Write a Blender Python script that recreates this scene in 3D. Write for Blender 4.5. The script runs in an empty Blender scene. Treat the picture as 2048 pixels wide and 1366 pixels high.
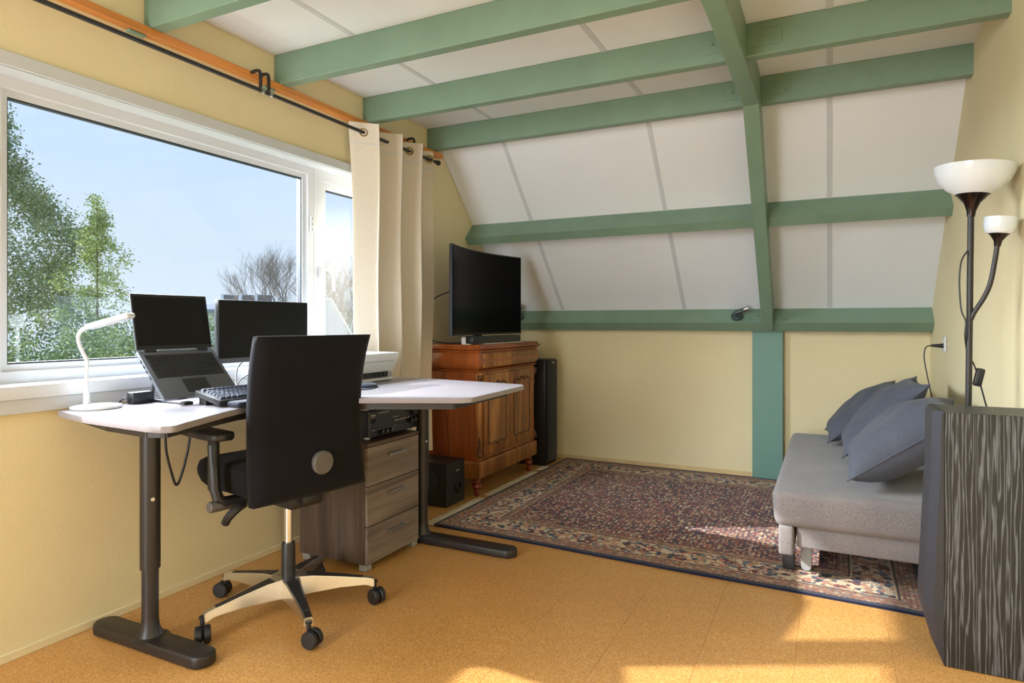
import bpy, bmesh, math, random
from mathutils import Vector, Matrix, Euler

random.seed(7)
SC = bpy.context.scene
COL = SC.collection
PI = math.pi
R = math.radians

# ------------------------------------------------------------------ camera, sky, sun, lights, exposure
cam_d = bpy.data.cameras.new('camera')
cam = bpy.data.objects.new('camera', cam_d)
COL.objects.link(cam)
cam.location = (0, 0, 1.15)
cam.rotation_euler = (R(90), 0, R(26.19))
cam_d.sensor_width = 36
cam_d.lens = 1291 / 2048 * 36
cam_d.shift_y = -37.5 / 2048
cam_d.clip_start = 0.05
cam_d.clip_end = 400
SC.camera = cam

SC.view_settings.view_transform = 'Standard'
SC.view_settings.look = 'None'
SC.view_settings.gamma = 1
SC.view_settings.use_curve_mapping = False
SC.view_settings.exposure = 0.45

world = bpy.data.worlds.new('sky')
SC.world = world
world.use_nodes = True
wn, wl = world.node_tree.nodes, world.node_tree.links
wn.clear()
wo = wn.new('ShaderNodeOutputWorld')
wb = wn.new('ShaderNodeBackground')
wg = wn.new('ShaderNodeTexCoord')
ws = wn.new('ShaderNodeSeparateXYZ')
wr = wn.new('ShaderNodeValToRGB')
wr.color_ramp.elements[0].position = 0.0
wr.color_ramp.elements[0].color = (0.72, 0.82, 0.95, 1)
wr.color_ramp.elements[1].position = 0.55
wr.color_ramp.elements[1].color = (0.42, 0.64, 0.98, 1)
wl.new(wg.outputs['Generated'], ws.inputs[0])
wl.new(ws.outputs['Z'], wr.inputs[0])
wl.new(wr.outputs[0], wb.inputs['Color'])
wb.inputs['Strength'].default_value = 0.86
wl.new(wb.outputs[0], wo.inputs[0])

sun_d = bpy.data.lights.new('sun', 'SUN')
sun = bpy.data.objects.new('sun', sun_d)
COL.objects.link(sun)
sun.location = (-8, -3, 7)
sun.rotation_euler = Vector((1, 0.505, -0.68)).to_track_quat('-Z', 'Y').to_euler()
sun_d.energy = 6.8
sun_d.angle = R(0.9)
sun_d.color = (1.0, 0.97, 0.92)

def area(name, loc, target, sx, sy, power, col=(1, 1, 1)):
    d = bpy.data.lights.new(name, 'AREA')
    d.shape = 'RECTANGLE'; d.size = sx; d.size_y = sy; d.energy = power; d.color = col
    o = bpy.data.objects.new(name, d)
    COL.objects.link(o)
    o.location = loc
    o.rotation_euler = (Vector(target) - Vector(loc)).to_track_quat('-Z', 'Y').to_euler()
    return o
# added soft fill behind the camera; the rear wall there has no opening
area('rear_fill', (-1.9, -2.45, 1.3), (-0.7, 3.0, 1.7), 1.1, 2.0, 104, (0.84, 0.92, 1.0))
# added area fill outside the long wall's window, on top of sun and sky
area('window_fill', (-4.3, 1.8, 2.65), (-1.0, 2.3, 0.2), 3.6, 2.0, 1000, (0.84, 0.92, 1.0))

# ------------------------------------------------------------------ helpers: materials
def lin(c):
    return tuple((v / 12.92 if v <= 0.04045 else ((v + 0.055) / 1.055) ** 2.4) for v in (x / 255 for x in c)) + (1,)

MATS = {}
def base_mat(name):
    m = bpy.data.materials.new(name)
    m.use_nodes = True
    MATS[name] = m
    nt = m.node_tree
    b = nt.nodes['Principled BSDF']
    return m, nt, b
def N(nt, t, **kw):
    n = nt.nodes.new(t)
    for k, v in kw.items():
        if k in n.inputs: n.inputs[k].default_value = v
        else: setattr(n, k, v)
    return n
def coords(nt, scale=(1, 1, 1), rot=(0, 0, 0)):
    tc = N(nt, 'ShaderNodeTexCoord')
    mp = N(nt, 'ShaderNodeMapping')
    mp.inputs['Scale'].default_value = scale
    mp.inputs['Rotation'].default_value = rot
    nt.links.new(tc.outputs['Object'], mp.inputs[0])
    return mp.outputs[0]
def ramp(nt, fac, stops, interp='LINEAR'):
    r = N(nt, 'ShaderNodeValToRGB')
    cr = r.color_ramp
    cr.interpolation = interp
    while len(cr.elements) < len(stops): cr.elements.new(0.5)
    for e, (p, c) in zip(cr.elements, stops):
        e.position = p; e.color = c
    nt.links.new(fac, r.inputs[0])
    return r.outputs[0]
def mixc(nt, fac, a, b, mode='MIX'):
    m = N(nt, 'ShaderNodeMix', data_type='RGBA', blend_type=mode)
    for s, v in ((0, fac), (6, a), (7, b)):
        if hasattr(v, 'links'): nt.links.new(v, m.inputs[s])
        else: m.inputs[s].default_value = v
    return m.outputs[2]
def mth(nt, op, a, b=None, clamp=False):
    m = N(nt, 'ShaderNodeMath', operation=op, use_clamp=clamp)
    for i, v in enumerate((a, b)):
        if v is None: continue
        if hasattr(v, 'links'): nt.links.new(v, m.inputs[i])
        else: m.inputs[i].default_value = v
    return m.outputs[0]
def bump(nt, b, h, strength=0.2, dist=0.002):
    n = N(nt, 'ShaderNodeBump', Strength=strength, Distance=dist)
    nt.links.new(h, n.inputs['Height'])
    nt.links.new(n.outputs[0], b.inputs['Normal'])
def plain(name, rgb, rough=0.5, metal=0.0, var=0.06, vscale=6.0, bmp=0.0, bscale=200, coat=0, spec=0.5):
    """a paint / plastic / metal with faint tonal variation and optional fine relief"""
    m, nt, b = base_mat(name)
    c = lin(rgb)
    b.inputs['Roughness'].default_value = rough
    b.inputs['Metallic'].default_value = metal
    b.inputs['Specular IOR Level'].default_value = spec
    if coat: b.inputs['Coat Weight'].default_value = coat
    v = coords(nt)
    nz = N(nt, 'ShaderNodeTexNoise', Scale=vscale, Detail=3)
    nt.links.new(v, nz.inputs[0])
    lo = tuple(x * (1 - var) for x in c[:3]) + (1,)
    hi = tuple(min(1, x * (1 + var)) for x in c[:3]) + (1,)
    nt.links.new(ramp(nt, nz.outputs[0], [(0.3, lo), (0.7, hi)]), b.inputs['Base Color'])
    if bmp:
        n2 = N(nt, 'ShaderNodeTexNoise', Scale=bscale, Detail=2)
        nt.links.new(v, n2.inputs[0])
        bump(nt, b, n2.outputs[0], bmp, 0.002)
    return m
def wood(name, dark, light, axis='z', fine=60, rough=0.4, coat=0.0, stretch=14, mid=None, dist=4):
    """grain running along the given object axis"""
    m, nt, b = base_mat(name)
    s = {'x': (1 / stretch, 1, 1), 'y': (1, 1 / stretch, 1), 'z': (1, 1, 1 / stretch)}[axis]
    v = coords(nt, s)
    big = N(nt, 'ShaderNodeTexNoise', Scale=fine * 0.18, Detail=4, Distortion=dist * 0.15)
    nt.links.new(v, big.inputs[0])
    fn = N(nt, 'ShaderNodeTexNoise', Scale=fine, Detail=5)
    nt.links.new(v, fn.inputs[0])
    a = ramp(nt, big.outputs[0], [(0.3, lin(dark)), (0.52, lin(mid or light)), (0.72, lin(light))])
    k = ramp(nt, fn.outputs[0], [(0.35, (0.72, 0.72, 0.72, 1)), (0.65, (1, 1, 1, 1))])
    nt.links.new(mixc(nt, 1.0, a, k, 'MULTIPLY'), b.inputs['Base Color'])
    b.inputs['Roughness'].default_value = rough
    if coat:
        b.inputs['Coat Weight'].default_value = coat
        b.inputs['Coat Roughness'].default_value = 0.15
    bump(nt, b, fn.outputs[0], 0.12, 0.001)
    return m

M = {}
M['wall'] = plain('yellow_wall_paint', (233, 219, 178), 0.75, var=0.025, vscale=2.5, bmp=0.25, bscale=140)
M['white_panel'] = plain('white_ceiling_panel', (232, 235, 240), 0.7, var=0.012, vscale=3, bmp=0.04, bscale=90)
M['strip'] = plain('grey_joint_strip', (204, 207, 213), 0.6, var=0.02)
M['green'] = plain('green_beam_paint', (122, 149, 128), 0.42, var=0.05, vscale=7, bmp=0.12, bscale=45)
M['teal'] = plain('teal_post_paint', (108, 150, 138), 0.5, var=0.03, vscale=5, bmp=0.18, bscale=160)
M['pine'] = wood('varnished_pine', (196, 104, 32), (234, 150, 66), 'y', 34, 0.35, 0.3, 16)
M['upvc'] = plain('white_window_plastic', (214, 217, 223), 0.3, var=0.01)
M['sill'] = plain('white_sill_paint', (204, 207, 212), 0.35, var=0.01)
M['gasket'] = plain('black_rubber_gasket', (38, 42, 50), 0.5)
M['black_metal'] = plain('black_powder_coat', (38, 34, 34), 0.42, var=0.04, bmp=0.05, bscale=400)
M['black_plastic'] = plain('black_plastic', (30, 30, 33), 0.45, var=0.05)
M['black_gloss'] = plain('black_gloss', (10, 10, 11), 0.12, var=0.0)
M['steel'] = plain('brushed_steel', (190, 190, 188), 0.3, 1.0, var=0.05)
M['chrome'] = plain('polished_aluminium', (226, 226, 228), 0.26, 1.0, var=0.02)
M['white_plastic'] = plain('white_plastic', (220, 221, 223), 0.35, var=0.01)
M['grey_plastic'] = plain('grey_plastic', (150, 150, 150), 0.5)
M['brass'] = plain('dull_brass', (150, 125, 80), 0.35, 1.0)

# glass: clear, with a faint real reflection
gm, gnt, gb = base_mat('window_glass')
gnt.nodes.remove(gb)
g_out = gnt.nodes['Material Output']
g_t = N(gnt, 'ShaderNodeBsdfTransparent')
g_t.inputs[0].default_value = (0.97, 0.985, 0.99, 1)
g_g = N(gnt, 'ShaderNodeBsdfGlossy', Roughness=0.0)
g_f = N(gnt, 'ShaderNodeLayerWeight', Blend=0.5)
g_m = N(gnt, 'ShaderNodeMixShader')
gnt.links.new(mth(gnt, 'ADD', mth(gnt, 'MULTIPLY', mth(gnt, 'POWER', g_f.outputs['Facing'], 5.0), 0.22), 0.04, True), g_m.inputs[0])
gnt.links.new(g_t.outputs[0], g_m.inputs[1]); gnt.links.new(g_g.outputs[0], g_m.inputs[2])
gnt.links.new(g_m.outputs[0], g_out.inputs[0])
M['glass'] = gm

def cork():
    m, nt, b = base_mat('cork_floor')
    v = coords(nt)
    g1 = N(nt, 'ShaderNodeTexVoronoi', Scale=300); nt.links.new(v, g1.inputs[0])
    sep = N(nt, 'ShaderNodeSeparateColor'); nt.links.new(g1.outputs['Color'], sep.inputs[0])
    c1 = ramp(nt, sep.outputs[0], [(0, lin((192, 136, 74))), (0.35, lin((211, 156, 88))), (0.8, lin((223, 170, 101))), (1, lin((236, 193, 130)))])
    n2 = N(nt, 'ShaderNodeTexNoise', Scale=1.3, Detail=3); nt.links.new(v, n2.inputs[0])
    c2 = ramp(nt, n2.outputs[0], [(0.3, (0.9, 0.88, 0.86, 1)), (0.7, (1, 1, 1, 1))])
    n3 = N(nt, 'ShaderNodeTexNoise', Scale=150, Detail=3); nt.links.new(v, n3.inputs[0])
    c3 = ramp(nt, n3.outputs[0], [(0.34, (0.62, 0.52, 0.44, 1)), (0.46, (1, 1, 1, 1))])
    nt.links.new(mixc(nt, 0.75, mixc(nt, 1, c1, c2, 'MULTIPLY'), c3, 'MULTIPLY'), b.inputs['Base Color'])
    b.inputs['Roughness'].default_value = 0.42
    nt.links.new(ramp(nt, n2.outputs[0], [(0.3, (0.27,) * 3 + (1,)), (0.7, (0.36,) * 3 + (1,))]), b.inputs['Roughness'])
    bump(nt, b, n3.outputs[0], 0.05, 0.001)
    return m
M['cork'] = cork()

def cloth(name, dark, light, scale=420, rough=0.9, aniso=(1, 1, 1), bmp=0.25, sheen=0.2):
    m, nt, b = base_mat(name)
    v = coords(nt, aniso)
    n1 = N(nt, 'ShaderNodeTexNoise', Scale=scale, Detail=2); nt.links.new(v, n1.inputs[0])
    n2 = N(nt, 'ShaderNodeTexNoise', Scale=5, Detail=2); nt.links.new(v, n2.inputs[0])
    f = mth(nt, 'ADD', mth(nt, 'MULTIPLY', n1.outputs[0], 0.8), mth(nt, 'MULTIPLY', n2.outputs[0], 0.2))
    nt.links.new(ramp(nt, f, [(0.36, lin(dark)), (0.64, lin(light))]), b.inputs['Base Color'])
    b.inputs['Roughness'].default_value = rough
    b.inputs['Sheen Weight'].default_value = sheen
    b.inputs['Specular IOR Level'].default_value = 0.2
    bump(nt, b, n1.outputs[0], bmp, 0.001)
    return m
M['chair_fabric'] = cloth('black_chair_fabric', (11, 10, 13), (22, 21, 25), 600, sheen=0.04)
M['sofa'] = cloth('grey_sofa_weave', (104, 100, 103), (146, 139, 138), 650, aniso=(1, 1, 0.35))
M['cushion'] = cloth('blue_grey_cushion_weave', (62, 66, 78), (98, 101, 112), 600, aniso=(1, 0.4, 1), sheen=0.1)
M['curtain'] = cloth('cream_curtain_cloth', (214, 202, 184), (232, 222, 206), 500, bmp=0.1, aniso=(1, 1, 0.3))

# ------------------------------------------------------------------ helpers: geometry
class B:
    def __init__(s): s.bm = bmesh.new()
    def _add(s, t, mtx=None):
        if mtx is not None: t.transform(mtx)
        me = bpy.data.meshes.new('tmp'); t.to_mesh(me); t.free()
        s.bm.from_mesh(me); bpy.data.meshes.remove(me)
        return s
    def box(s, x0, x1, y0, y1, z0, z1, bev=0.0, seg=2, mtx=None):
        t = bmesh.new()
        bmesh.ops.create_cube(t, size=1)
        t.transform(Matrix.Translation(((x0 + x1) / 2, (y0 + y1) / 2, (z0 + z1) / 2)) @ Matrix.Diagonal((abs(x1 - x0), abs(y1 - y0), abs(z1 - z0), 1)))
        if bev: bmesh.ops.bevel(t, geom=t.edges[:], offset=bev, segments=seg, profile=0.5, affect='EDGES')
        return s._add(t, mtx)
    def prism(s, poly, z0, z1, bev=0.0, seg=2, mtx=None):
        t = bmesh.new()
        n = len(poly)
        a = [t.verts.new((x, y, z0)) for x, y in poly]
        b = [t.verts.new((x, y, z1)) for x, y in poly]
        t.faces.new(a[::-1]); t.faces.new(b)
        for i in range(n):
            j = (i + 1) % n
            t.faces.new((a[i], a[j], b[j], b[i]))
        bmesh.ops.recalc_face_normals(t, faces=t.faces[:])
        if bev:
            es = [e for e in t.edges if abs(e.verts[0].co.z - e.verts[1].co.z) < 1e-6]
            bmesh.ops.bevel(t, geom=es, offset=bev, segments=seg, profile=0.5, affect='EDGES')
        return s._add(t, mtx)
    def lathe(s, prof, n=24, c=(0, 0, 0), mtx=None, cap=True):
        t = bmesh.new()
        rings = []
        for r, z in prof:
            if r < 1e-6: rings.append([t.verts.new((0, 0, z))])
            else: rings.append([t.verts.new((r * math.cos(2 * PI * i / n), r * math.sin(2 * PI * i / n), z)) for i in range(n)])
        for a, b in zip(rings, rings[1:]):
            for i in range(n):
                j = (i + 1) % n
                if len(a) == 1 and len(b) == 1: continue
                if len(a) == 1: t.faces.new((a[0], b[i], b[j]))
                elif len(b) == 1: t.faces.new((a[i], a[j], b[0]))
                else: t.faces.new((a[i], a[j], b[j], b[i]))
        if cap:
            for ring in (rings[0], rings[-1]):
                if len(ring) > 2: t.faces.new(ring)
        bmesh.ops.recalc_face_normals(t, faces=t.faces[:])
        t.transform(Matrix.Translation(c))
        return s._add(t, mtx)
    def cyl(s, a, b, r, n=20, r2=None, bev=0.0):
        a, b = Vector(a), Vector(b)
        L = (b - a).length
        r2 = r if r2 is None else r2
        pr = [(r, 0), (r2, L)] if not bev else [(r - bev, 0), (r, bev), (r2, L - bev), (r2 - bev, L)]
        q = (b - a).to_track_quat('Z', 'Y').to_matrix().to_4x4()
        return s.lathe(pr, n, mtx=Matrix.Translation(a) @ q)
    def tube(s, pts, r, n=8, radii=None, flat=None):
        pts = [Vector(p) for p in pts]
        t = bmesh.new()
        rings = []
        prev = None
        for i, p in enumerate(pts):
            d = (pts[min(i + 1, len(pts) - 1)] - pts[max(i - 1, 0)]).normalized()
            if prev is None:
                u = d.orthogonal().normalized()
            else:
                u = (prev - d * prev.dot(d)).normalized()
            prev = u
            w = d.cross(u)
            rr = radii[i] if radii else r
            rings.append([t.verts.new(p + (u * math.cos(2 * PI * k / n) + w * math.sin(2 * PI * k / n)) * rr) for k in range(n)])
        for a, b in zip(rings, rings[1:]):
            for k in range(n):
                j = (k + 1) % n
                t.faces.new((a[k], a[j], b[j], b[k]))
        t.faces.new(rings[0][::-1]); t.faces.new(rings[-1])
        bmesh.ops.recalc_face_normals(t, faces=t.faces[:])
        return s._add(t)
    def grid(s, f, nu, nv, thick=0.0, closed_u=False):
        """surface f(u,v), u,v in 0..1"""
        t = bmesh.new()
        vs = [[t.verts.new(f(i / nu, j / nv)) for j in range(nv + 1)] for i in range(nu + (0 if closed_u else 1))]
        m = len(vs)
        for i in range(nu):
            for j in range(nv):
                t.faces.new((vs[i][j], vs[(i + 1) % m][j], vs[(i + 1) % m][j + 1], vs[i][j + 1]))
        if thick:
            bmesh.ops.recalc_face_normals(t, faces=t.faces[:])
            bmesh.ops.solidify(t, geom=t.faces[:], thickness=thick)
        return s._add(t)
    def raw(s, vs, fs):
        t = bmesh.new()
        v = [t.verts.new(p) for p in vs]
        for f in fs: t.faces.new([v[i] for i in f])
        bmesh.ops.recalc_face_normals(t, faces=t.faces[:])
        return s._add(t)
    def obj(s, name, mat, parent=None, smooth=35, loc=None):
        me = bpy.data.meshes.new(name)
        s.bm.to_mesh(me); s.bm.free()
        if smooth:
            me.polygons.foreach_set('use_smooth', [True] * len(me.polygons))
            me.set_sharp_from_angle(angle=R(smooth))
        me.materials.append(mat if not isinstance(mat, str) else M[mat])
        o = bpy.data.objects.new(name, me)
        COL.objects.link(o)
        if parent: o.parent = parent
        if loc: o.location = loc
        return o
def tag(o, label=None, cat=None, group=None, kind=None):
    if label: o['label'] = label
    if cat: o['category'] = cat
    if group: o['group'] = group
    if kind: o['kind'] = kind
    return o
def thing(name, label, cat, loc=(0, 0, 0), rz=0, group=None, kind=None):
    o = bpy.data.objects.new(name, None)
    o.empty_display_size = 0.1
    COL.objects.link(o)
    o.location = loc; o.rotation_euler = (0, 0, rz)
    return tag(o, label, cat, group, kind)
def copy_part(o, parent, loc=None, rot=None):
    c = o.copy(); COL.objects.link(c); c.parent = parent
    if loc is not None: c.location = loc
    if rot is not None: c.rotation_euler = rot
    return c
def text(name, s, size, mat, parent, mtx, depth=0.0006):
    cu = bpy.data.curves.new(name, 'FONT')
    cu.body = s; cu.size = size; cu.extrude = depth; cu.align_x = 'CENTER'; cu.align_y = 'CENTER'
    tmp = bpy.data.objects.new('tmp_text', cu)
    COL.objects.link(tmp)
    dg = bpy.context.evaluated_depsgraph_get()
    dg.update()
    me = bpy.data.meshes.new_from_object(tmp.evaluated_get(dg))
    bpy.data.objects.remove(tmp)
    me.transform(mtx)
    me.materials.clear(); me.materials.append(M[mat])
    o = bpy.data.objects.new(name, me)
    COL.objects.link(o); o.parent = parent
    return o
def spline(pts, n=10):
    """Catmull-Rom through the points"""
    P = [Vector(p) for p in pts]
    P = [P[0] * 2 - P[1]] + P + [P[-1] * 2 - P[-2]]
    out = []
    for i in range(1, len(P) - 2):
        for k in range(n):
            t = k / n
            out.append(0.5 * (2 * P[i] + (P[i + 1] - P[i - 1]) * t + (2 * P[i - 1] - 5 * P[i] + 4 * P[i + 1] - P[i + 2]) * t * t + (3 * P[i] - P[i - 1] - 3 * P[i + 1] + P[i + 2]) * t ** 3))
    out.append(P[-2])
    return out

# ------------------------------------------------------------------ the setting
XL, YB, YR = -2.505, 5.12, -2.6            # window wall, knee wall, rear wall
def xr(y): return 0.63 - (y - 2.9) * 0.0113   # the right wall runs slightly out of square
ZC = 2.495                                   # flat ceiling
S0, S1 = (3.823, 2.495), (5.15, 1.141)       # roof slope line (y, z)
ST = []
def struct(b, name, mat, smooth=0, parent=None, label=None):
    o = b.obj(name, mat, parent, smooth)
    if parent is None: o['kind'] = 'structure'
    if label: o['label'] = label
    return o

# floor: a screed with cork tiles laid on it
fl = struct(B().box(XL - 0.3, 0.75, YR - 0.1, YB + 0.15, -0.12, -0.004), 'floor', 'cork', label='cork tile floor with fine dark joints between the tiles')
tw, tl, gap = 0.30, 0.60, 0.0003
tile_me = None
ny = int((YB - YR) / tl) + 2
for i in range(11):
    for j in range(ny):
        x0 = XL + i * tw; y0 = YR + j * tl - (0.3 if i % 2 else 0)
        if y0 > YB or y0 + tl < YR + 0.2: continue
        if tile_me is None:
            t = B().box(gap, tw - gap, gap, tl - gap, -0.005, 0, 0.0003, 1).obj('floor_tile', 'cork', fl, 0)
            tile_me = t.data
        else:
            t = bpy.data.objects.new('floor_tile', tile_me); COL.objects.link(t); t.parent = fl
        t.location = (x0, y0, 0)

# window wall with one opening
WY0, WY1, WZ0, WZ1 = 0.52, 3.44, 0.915, 2.02
wall = B()
wall.box(XL - 0.25, XL, YR, WY0, 0, 2.62)
wall.box(XL - 0.25, XL, WY1, YB + 0.2, 0, 2.62)
wall.box(XL - 0.25, XL, WY0, WY1, 0, WZ0 - 0.02)
wall.box(XL - 0.25, XL, WY0, WY1, WZ1 + 0.012, 2.62)
struct(wall, 'wall_left', 'wall', label='pale yellow plastered wall around the wide window')
struct(B().box(XL, 0.75, YB, YB + 0.12, 0, 1.6), 'wall_back', 'wall', label='low pale yellow knee wall under the roof slope')
struct(B().prism([(xr(YR), YR), (xr(YR) + 0.14, YR), (xr(YB) + 0.14, YB + 0.1), (xr(YB), YB + 0.1)], 0, 2.62), 'wall_right', 'wall', label='pale yellow wall behind the floor lamp and the sofa')
# rear gable behind the camera
rw = B()
rw.box(XL, 0.8, YR - 0.12, YR, 0, 2.62)
struct(rw, 'wall_rear', 'wall', label='pale yellow wall behind the photographer')

# flat ceiling and roof slope: white panels one metre wide with grey joint strips
ce = struct(B().box(XL, 0.75, YR, S0[0] + 0.05, ZC + 0.012, ZC + 0.1), 'ceiling', 'white_panel', label='flat white panelled ceiling between green joists')
sl_dir = Vector((0, S1[0] - S0[0], S1[1] - S0[1])); sl_len = sl_dir.length; sl_dir.normalize()
sl_n = Vector((0, sl_dir.z, -sl_dir.y))      # towards the room
if sl_n.z > 0: sl_n = -sl_n
def slope_pt(x, s, h=0.0):
    p = Vector((x, S0[0], S0[1])) + sl_dir * s + sl_n * h
    return p
def slope_box(b, x0, x1, s0, s1, h0, h1):
    vs = [slope_pt(x, s, h) for x in (x0, x1) for s in (s0, s1) for h in (h0, h1)]
    b.raw(vs, [(0, 1, 3, 2), (4, 6, 7, 5), (0, 4, 5, 1), (2, 3, 7, 6), (0, 2, 6, 4), (1, 5, 7, 3)])
    return b
sc = struct(slope_box(B(), XL, 0.75, -0.08, sl_len + 0.05, -0.1, -0.012), 'ceiling_slope', 'white_panel', label='sloping white panelled roof ceiling above the knee wall')
edges = [XL, -2.0, -1.0, 0.0, 0.75]
for x0, x1 in zip(edges, edges[1:]):
    struct(B().box(x0 + 0.003, x1 - 0.003, YR, S0[0], ZC, ZC + 0.012), 'ceiling_panel', 'white_panel', parent=ce)
    struct(slope_box(B(), x0 + 0.003, x1 - 0.003, 0.0, sl_len, -0.012, 0), 'ceiling_panel', 'white_panel', parent=sc)
for x in (-2.0, -1.0, 0.0):
    struct(B().box(x - 0.014, x + 0.014, YR, S0[0] + 0.002, ZC - 0.003, ZC + 0.002), 'joint_strip', 'strip', parent=ce)
    struct(slope_box(B(), x - 0.014, x + 0.014, 0.0, sl_len, -0.002, 0.003), 'joint_strip', 'strip', parent=sc)

# roof outside the slope and ceiling keeps the sun out
# ceiling joists (flat part), purlins (slope), tie beam, rafter, knee post
ntrim = [0]
def beam(b, mat, label, smooth=0):
    ntrim[0] += 1
    o = struct(b, 'trim_%d' % ntrim[0], mat, smooth, label=label)
    o['category'] = 'beam'
    return o
joists = []
for y, lab in ((3.757, 'green ceiling joist where the flat ceiling meets the slope'), (3.07, 'green ceiling joist, second from the roof slope'),
               (2.383, 'green ceiling joist, third from the roof slope'), (1.697, 'green ceiling joist, fourth from the roof slope'), (1.01, 'green ceiling joist, fifth from the roof slope')):
    b = B().box(XL, xr(y) + 0.01, y, y + 0.06, 2.345, ZC, 0.004, 1)
    joists.append(beam(b, 'green', lab))
def purlin(s_top, out, wid, label, x0=XL, x1=None):
    x1 = x1 if x1 is not None else xr(4.5) + 0.01
    return beam(slope_box(B(), x0, x1, s_top, s_top + wid, -0.005, out), 'green', label)
mid_p = purlin(0.815, 0.165, 0.068, 'green purlin crossing the middle of the roof slope')
knee_p = purlin(sl_len - 0.155, 0.145, 0.085, 'green wall plate beam along the foot of the roof slope')
# tie beam under the joists, then the rafter down the slope
tie = beam(B().box(-0.415, -0.335, YR, 3.70, 2.305, 2.495, 0.004, 1), 'green', 'green tie beam running under the ceiling joists')
rf = B()
n0, n1 = (3.63, 2.31), (4.955, 1.10)
vs = []
for x0_, x1_, (y, z) in ((-0.415, -0.335, n0), (-0.435, -0.362, n1)):
    for h in (0, 1):
        for x in (x0_, x1_):
            vs.append((x, y + (0.115 if h else 0), z + (0.115 if h else 0)))
rf.raw(vs, [(0, 1, 3, 2), (4, 6, 7, 5), (0, 4, 5, 1), (2, 3, 7, 6), (0, 2, 6, 4), (1, 5, 7, 3)])
rafter = beam(rf, 'green', 'green rafter running down the roof slope to the post')
post = beam(B().box(-0.512, -0.302, YB - 0.055, YB, 0, 1.125, 0.003, 1), 'teal', 'flat teal post standing against the knee wall')
# bolted steel plates on the joists and the knee beam beside the tie beam
for j, y in ((joists[0], 3.757), (joists[1], 3.07)):
    for x, nb in ((-0.25, 2), (-0.475, 1)):
        x0, x1 = (x - 0.085, x + 0.06) if nb == 2 else (x - 0.05, x + 0.06)
        p = B().box(x0, x1, y - 0.006, y, 2.385, 2.455, 0.001, 1).obj('steel_plate', 'green', j, 0)
        for k in range(nb):
            xx = x - 0.005 + k * 0.045 if nb == 2 else x - 0.01
            B().cyl((xx, y - 0.016, 2.428 - 0.022 * k), (xx, y - 0.006, 2.428 - 0.022 * k), 0.009, 10, bev=0.002).obj('bolt', 'green', p)
fy = slope_pt(0, sl_len - 0.155, 0.08)
for xs in ((-0.36, -0.27), (-0.53, -0.44)):
    q = B()
    vs = [slope_pt(x, sl_len - 0.155 + s, h) for x in xs for s in (-0.005, 0) for h in (0.055, 0.105)]
    q.raw(vs, [(0, 1, 3, 2), (4, 6, 7, 5), (0, 4, 5, 1), (2, 3, 7, 6), (0, 2, 6, 4), (1, 5, 7, 3)])
    p = q.obj('steel_plate', 'green', knee_p, 0)
    c = slope_pt(xs[1] - 0.025, sl_len - 0.16, 0.08)
    B().cyl(c, c - sl_dir * 0.008, 0.008, 10).obj('bolt', 'green', p)
# loose pine batten with green clips on the window wall
o = beam(B().box(XL, XL + 0.042, YR, 3.90, 2.314, 2.345, 0.002, 1), 'pine', 'varnished pine batten fixed along the top of the window wall')
for y in (1.62, 2.30, 2.98):
    B().box(XL + 0.001, XL + 0.026, y, y + 0.07, 2.304, 2.314, 0.002, 1).obj('clip', 'green', o, 0)
# baseboards: a thin cream lath
M['lath'] = plain('pale_lath', (214, 190, 140), 0.6)
o = struct(B().box(XL, XL + 0.012, YR, YB, 0, 0.03, 0.002, 1), 'baseboard_left', 'wall', label='thin yellow baseboard along the window wall')
o = struct(B().box(XL, xr(YB), YB - 0.014, YB, 0, 0.034, 0.003, 1), 'baseboard_back', 'lath', label='thin pale wooden baseboard along the knee wall')
# ---------------------------------------------------------------- windows
XF = -2.6      # room side of the frames
lin_b = B()
lin_b.box(XL - 0.002, XL + 0.014, WY0 - 0.03, WY1 + 0.03, WZ1, WZ1 + 0.05, 0.002, 1)     # fascia
lin_b.box(XF - 0.03, XL + 0.004, WY0, WY1, WZ1, WZ1 + 0.014)
lin_b.box(XF - 0.03, XL + 0.012, WY0 - 0.03, WY0, WZ0, WZ1 + 0.014)
lin_b.box(XF - 0.03, XL + 0.012, WY1, WY1 + 0.03, WZ0, WZ1 + 0.014)
ntrim[0] += 1
struct(lin_b, 'trim_%d' % ntrim[0], 'sill', label='white lining boards around the window recess')
ntrim[0] += 1
sb = B().box(XF - 0.06, XL + 0.035, WY0 - 0.04, WY1 + 0.04, 0.888, 0.935, 0.004, 2)
so = struct(sb, 'trim_%d' % ntrim[0], 'sill', 30, label='deep white window sill above the desk')
B().box(XL, XL + 0.022, WY0 - 0.04, WY1 + 0.04, 0.838, 0.888, 0.002, 1).obj('sill_apron', 'sill', so, 0)

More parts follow.
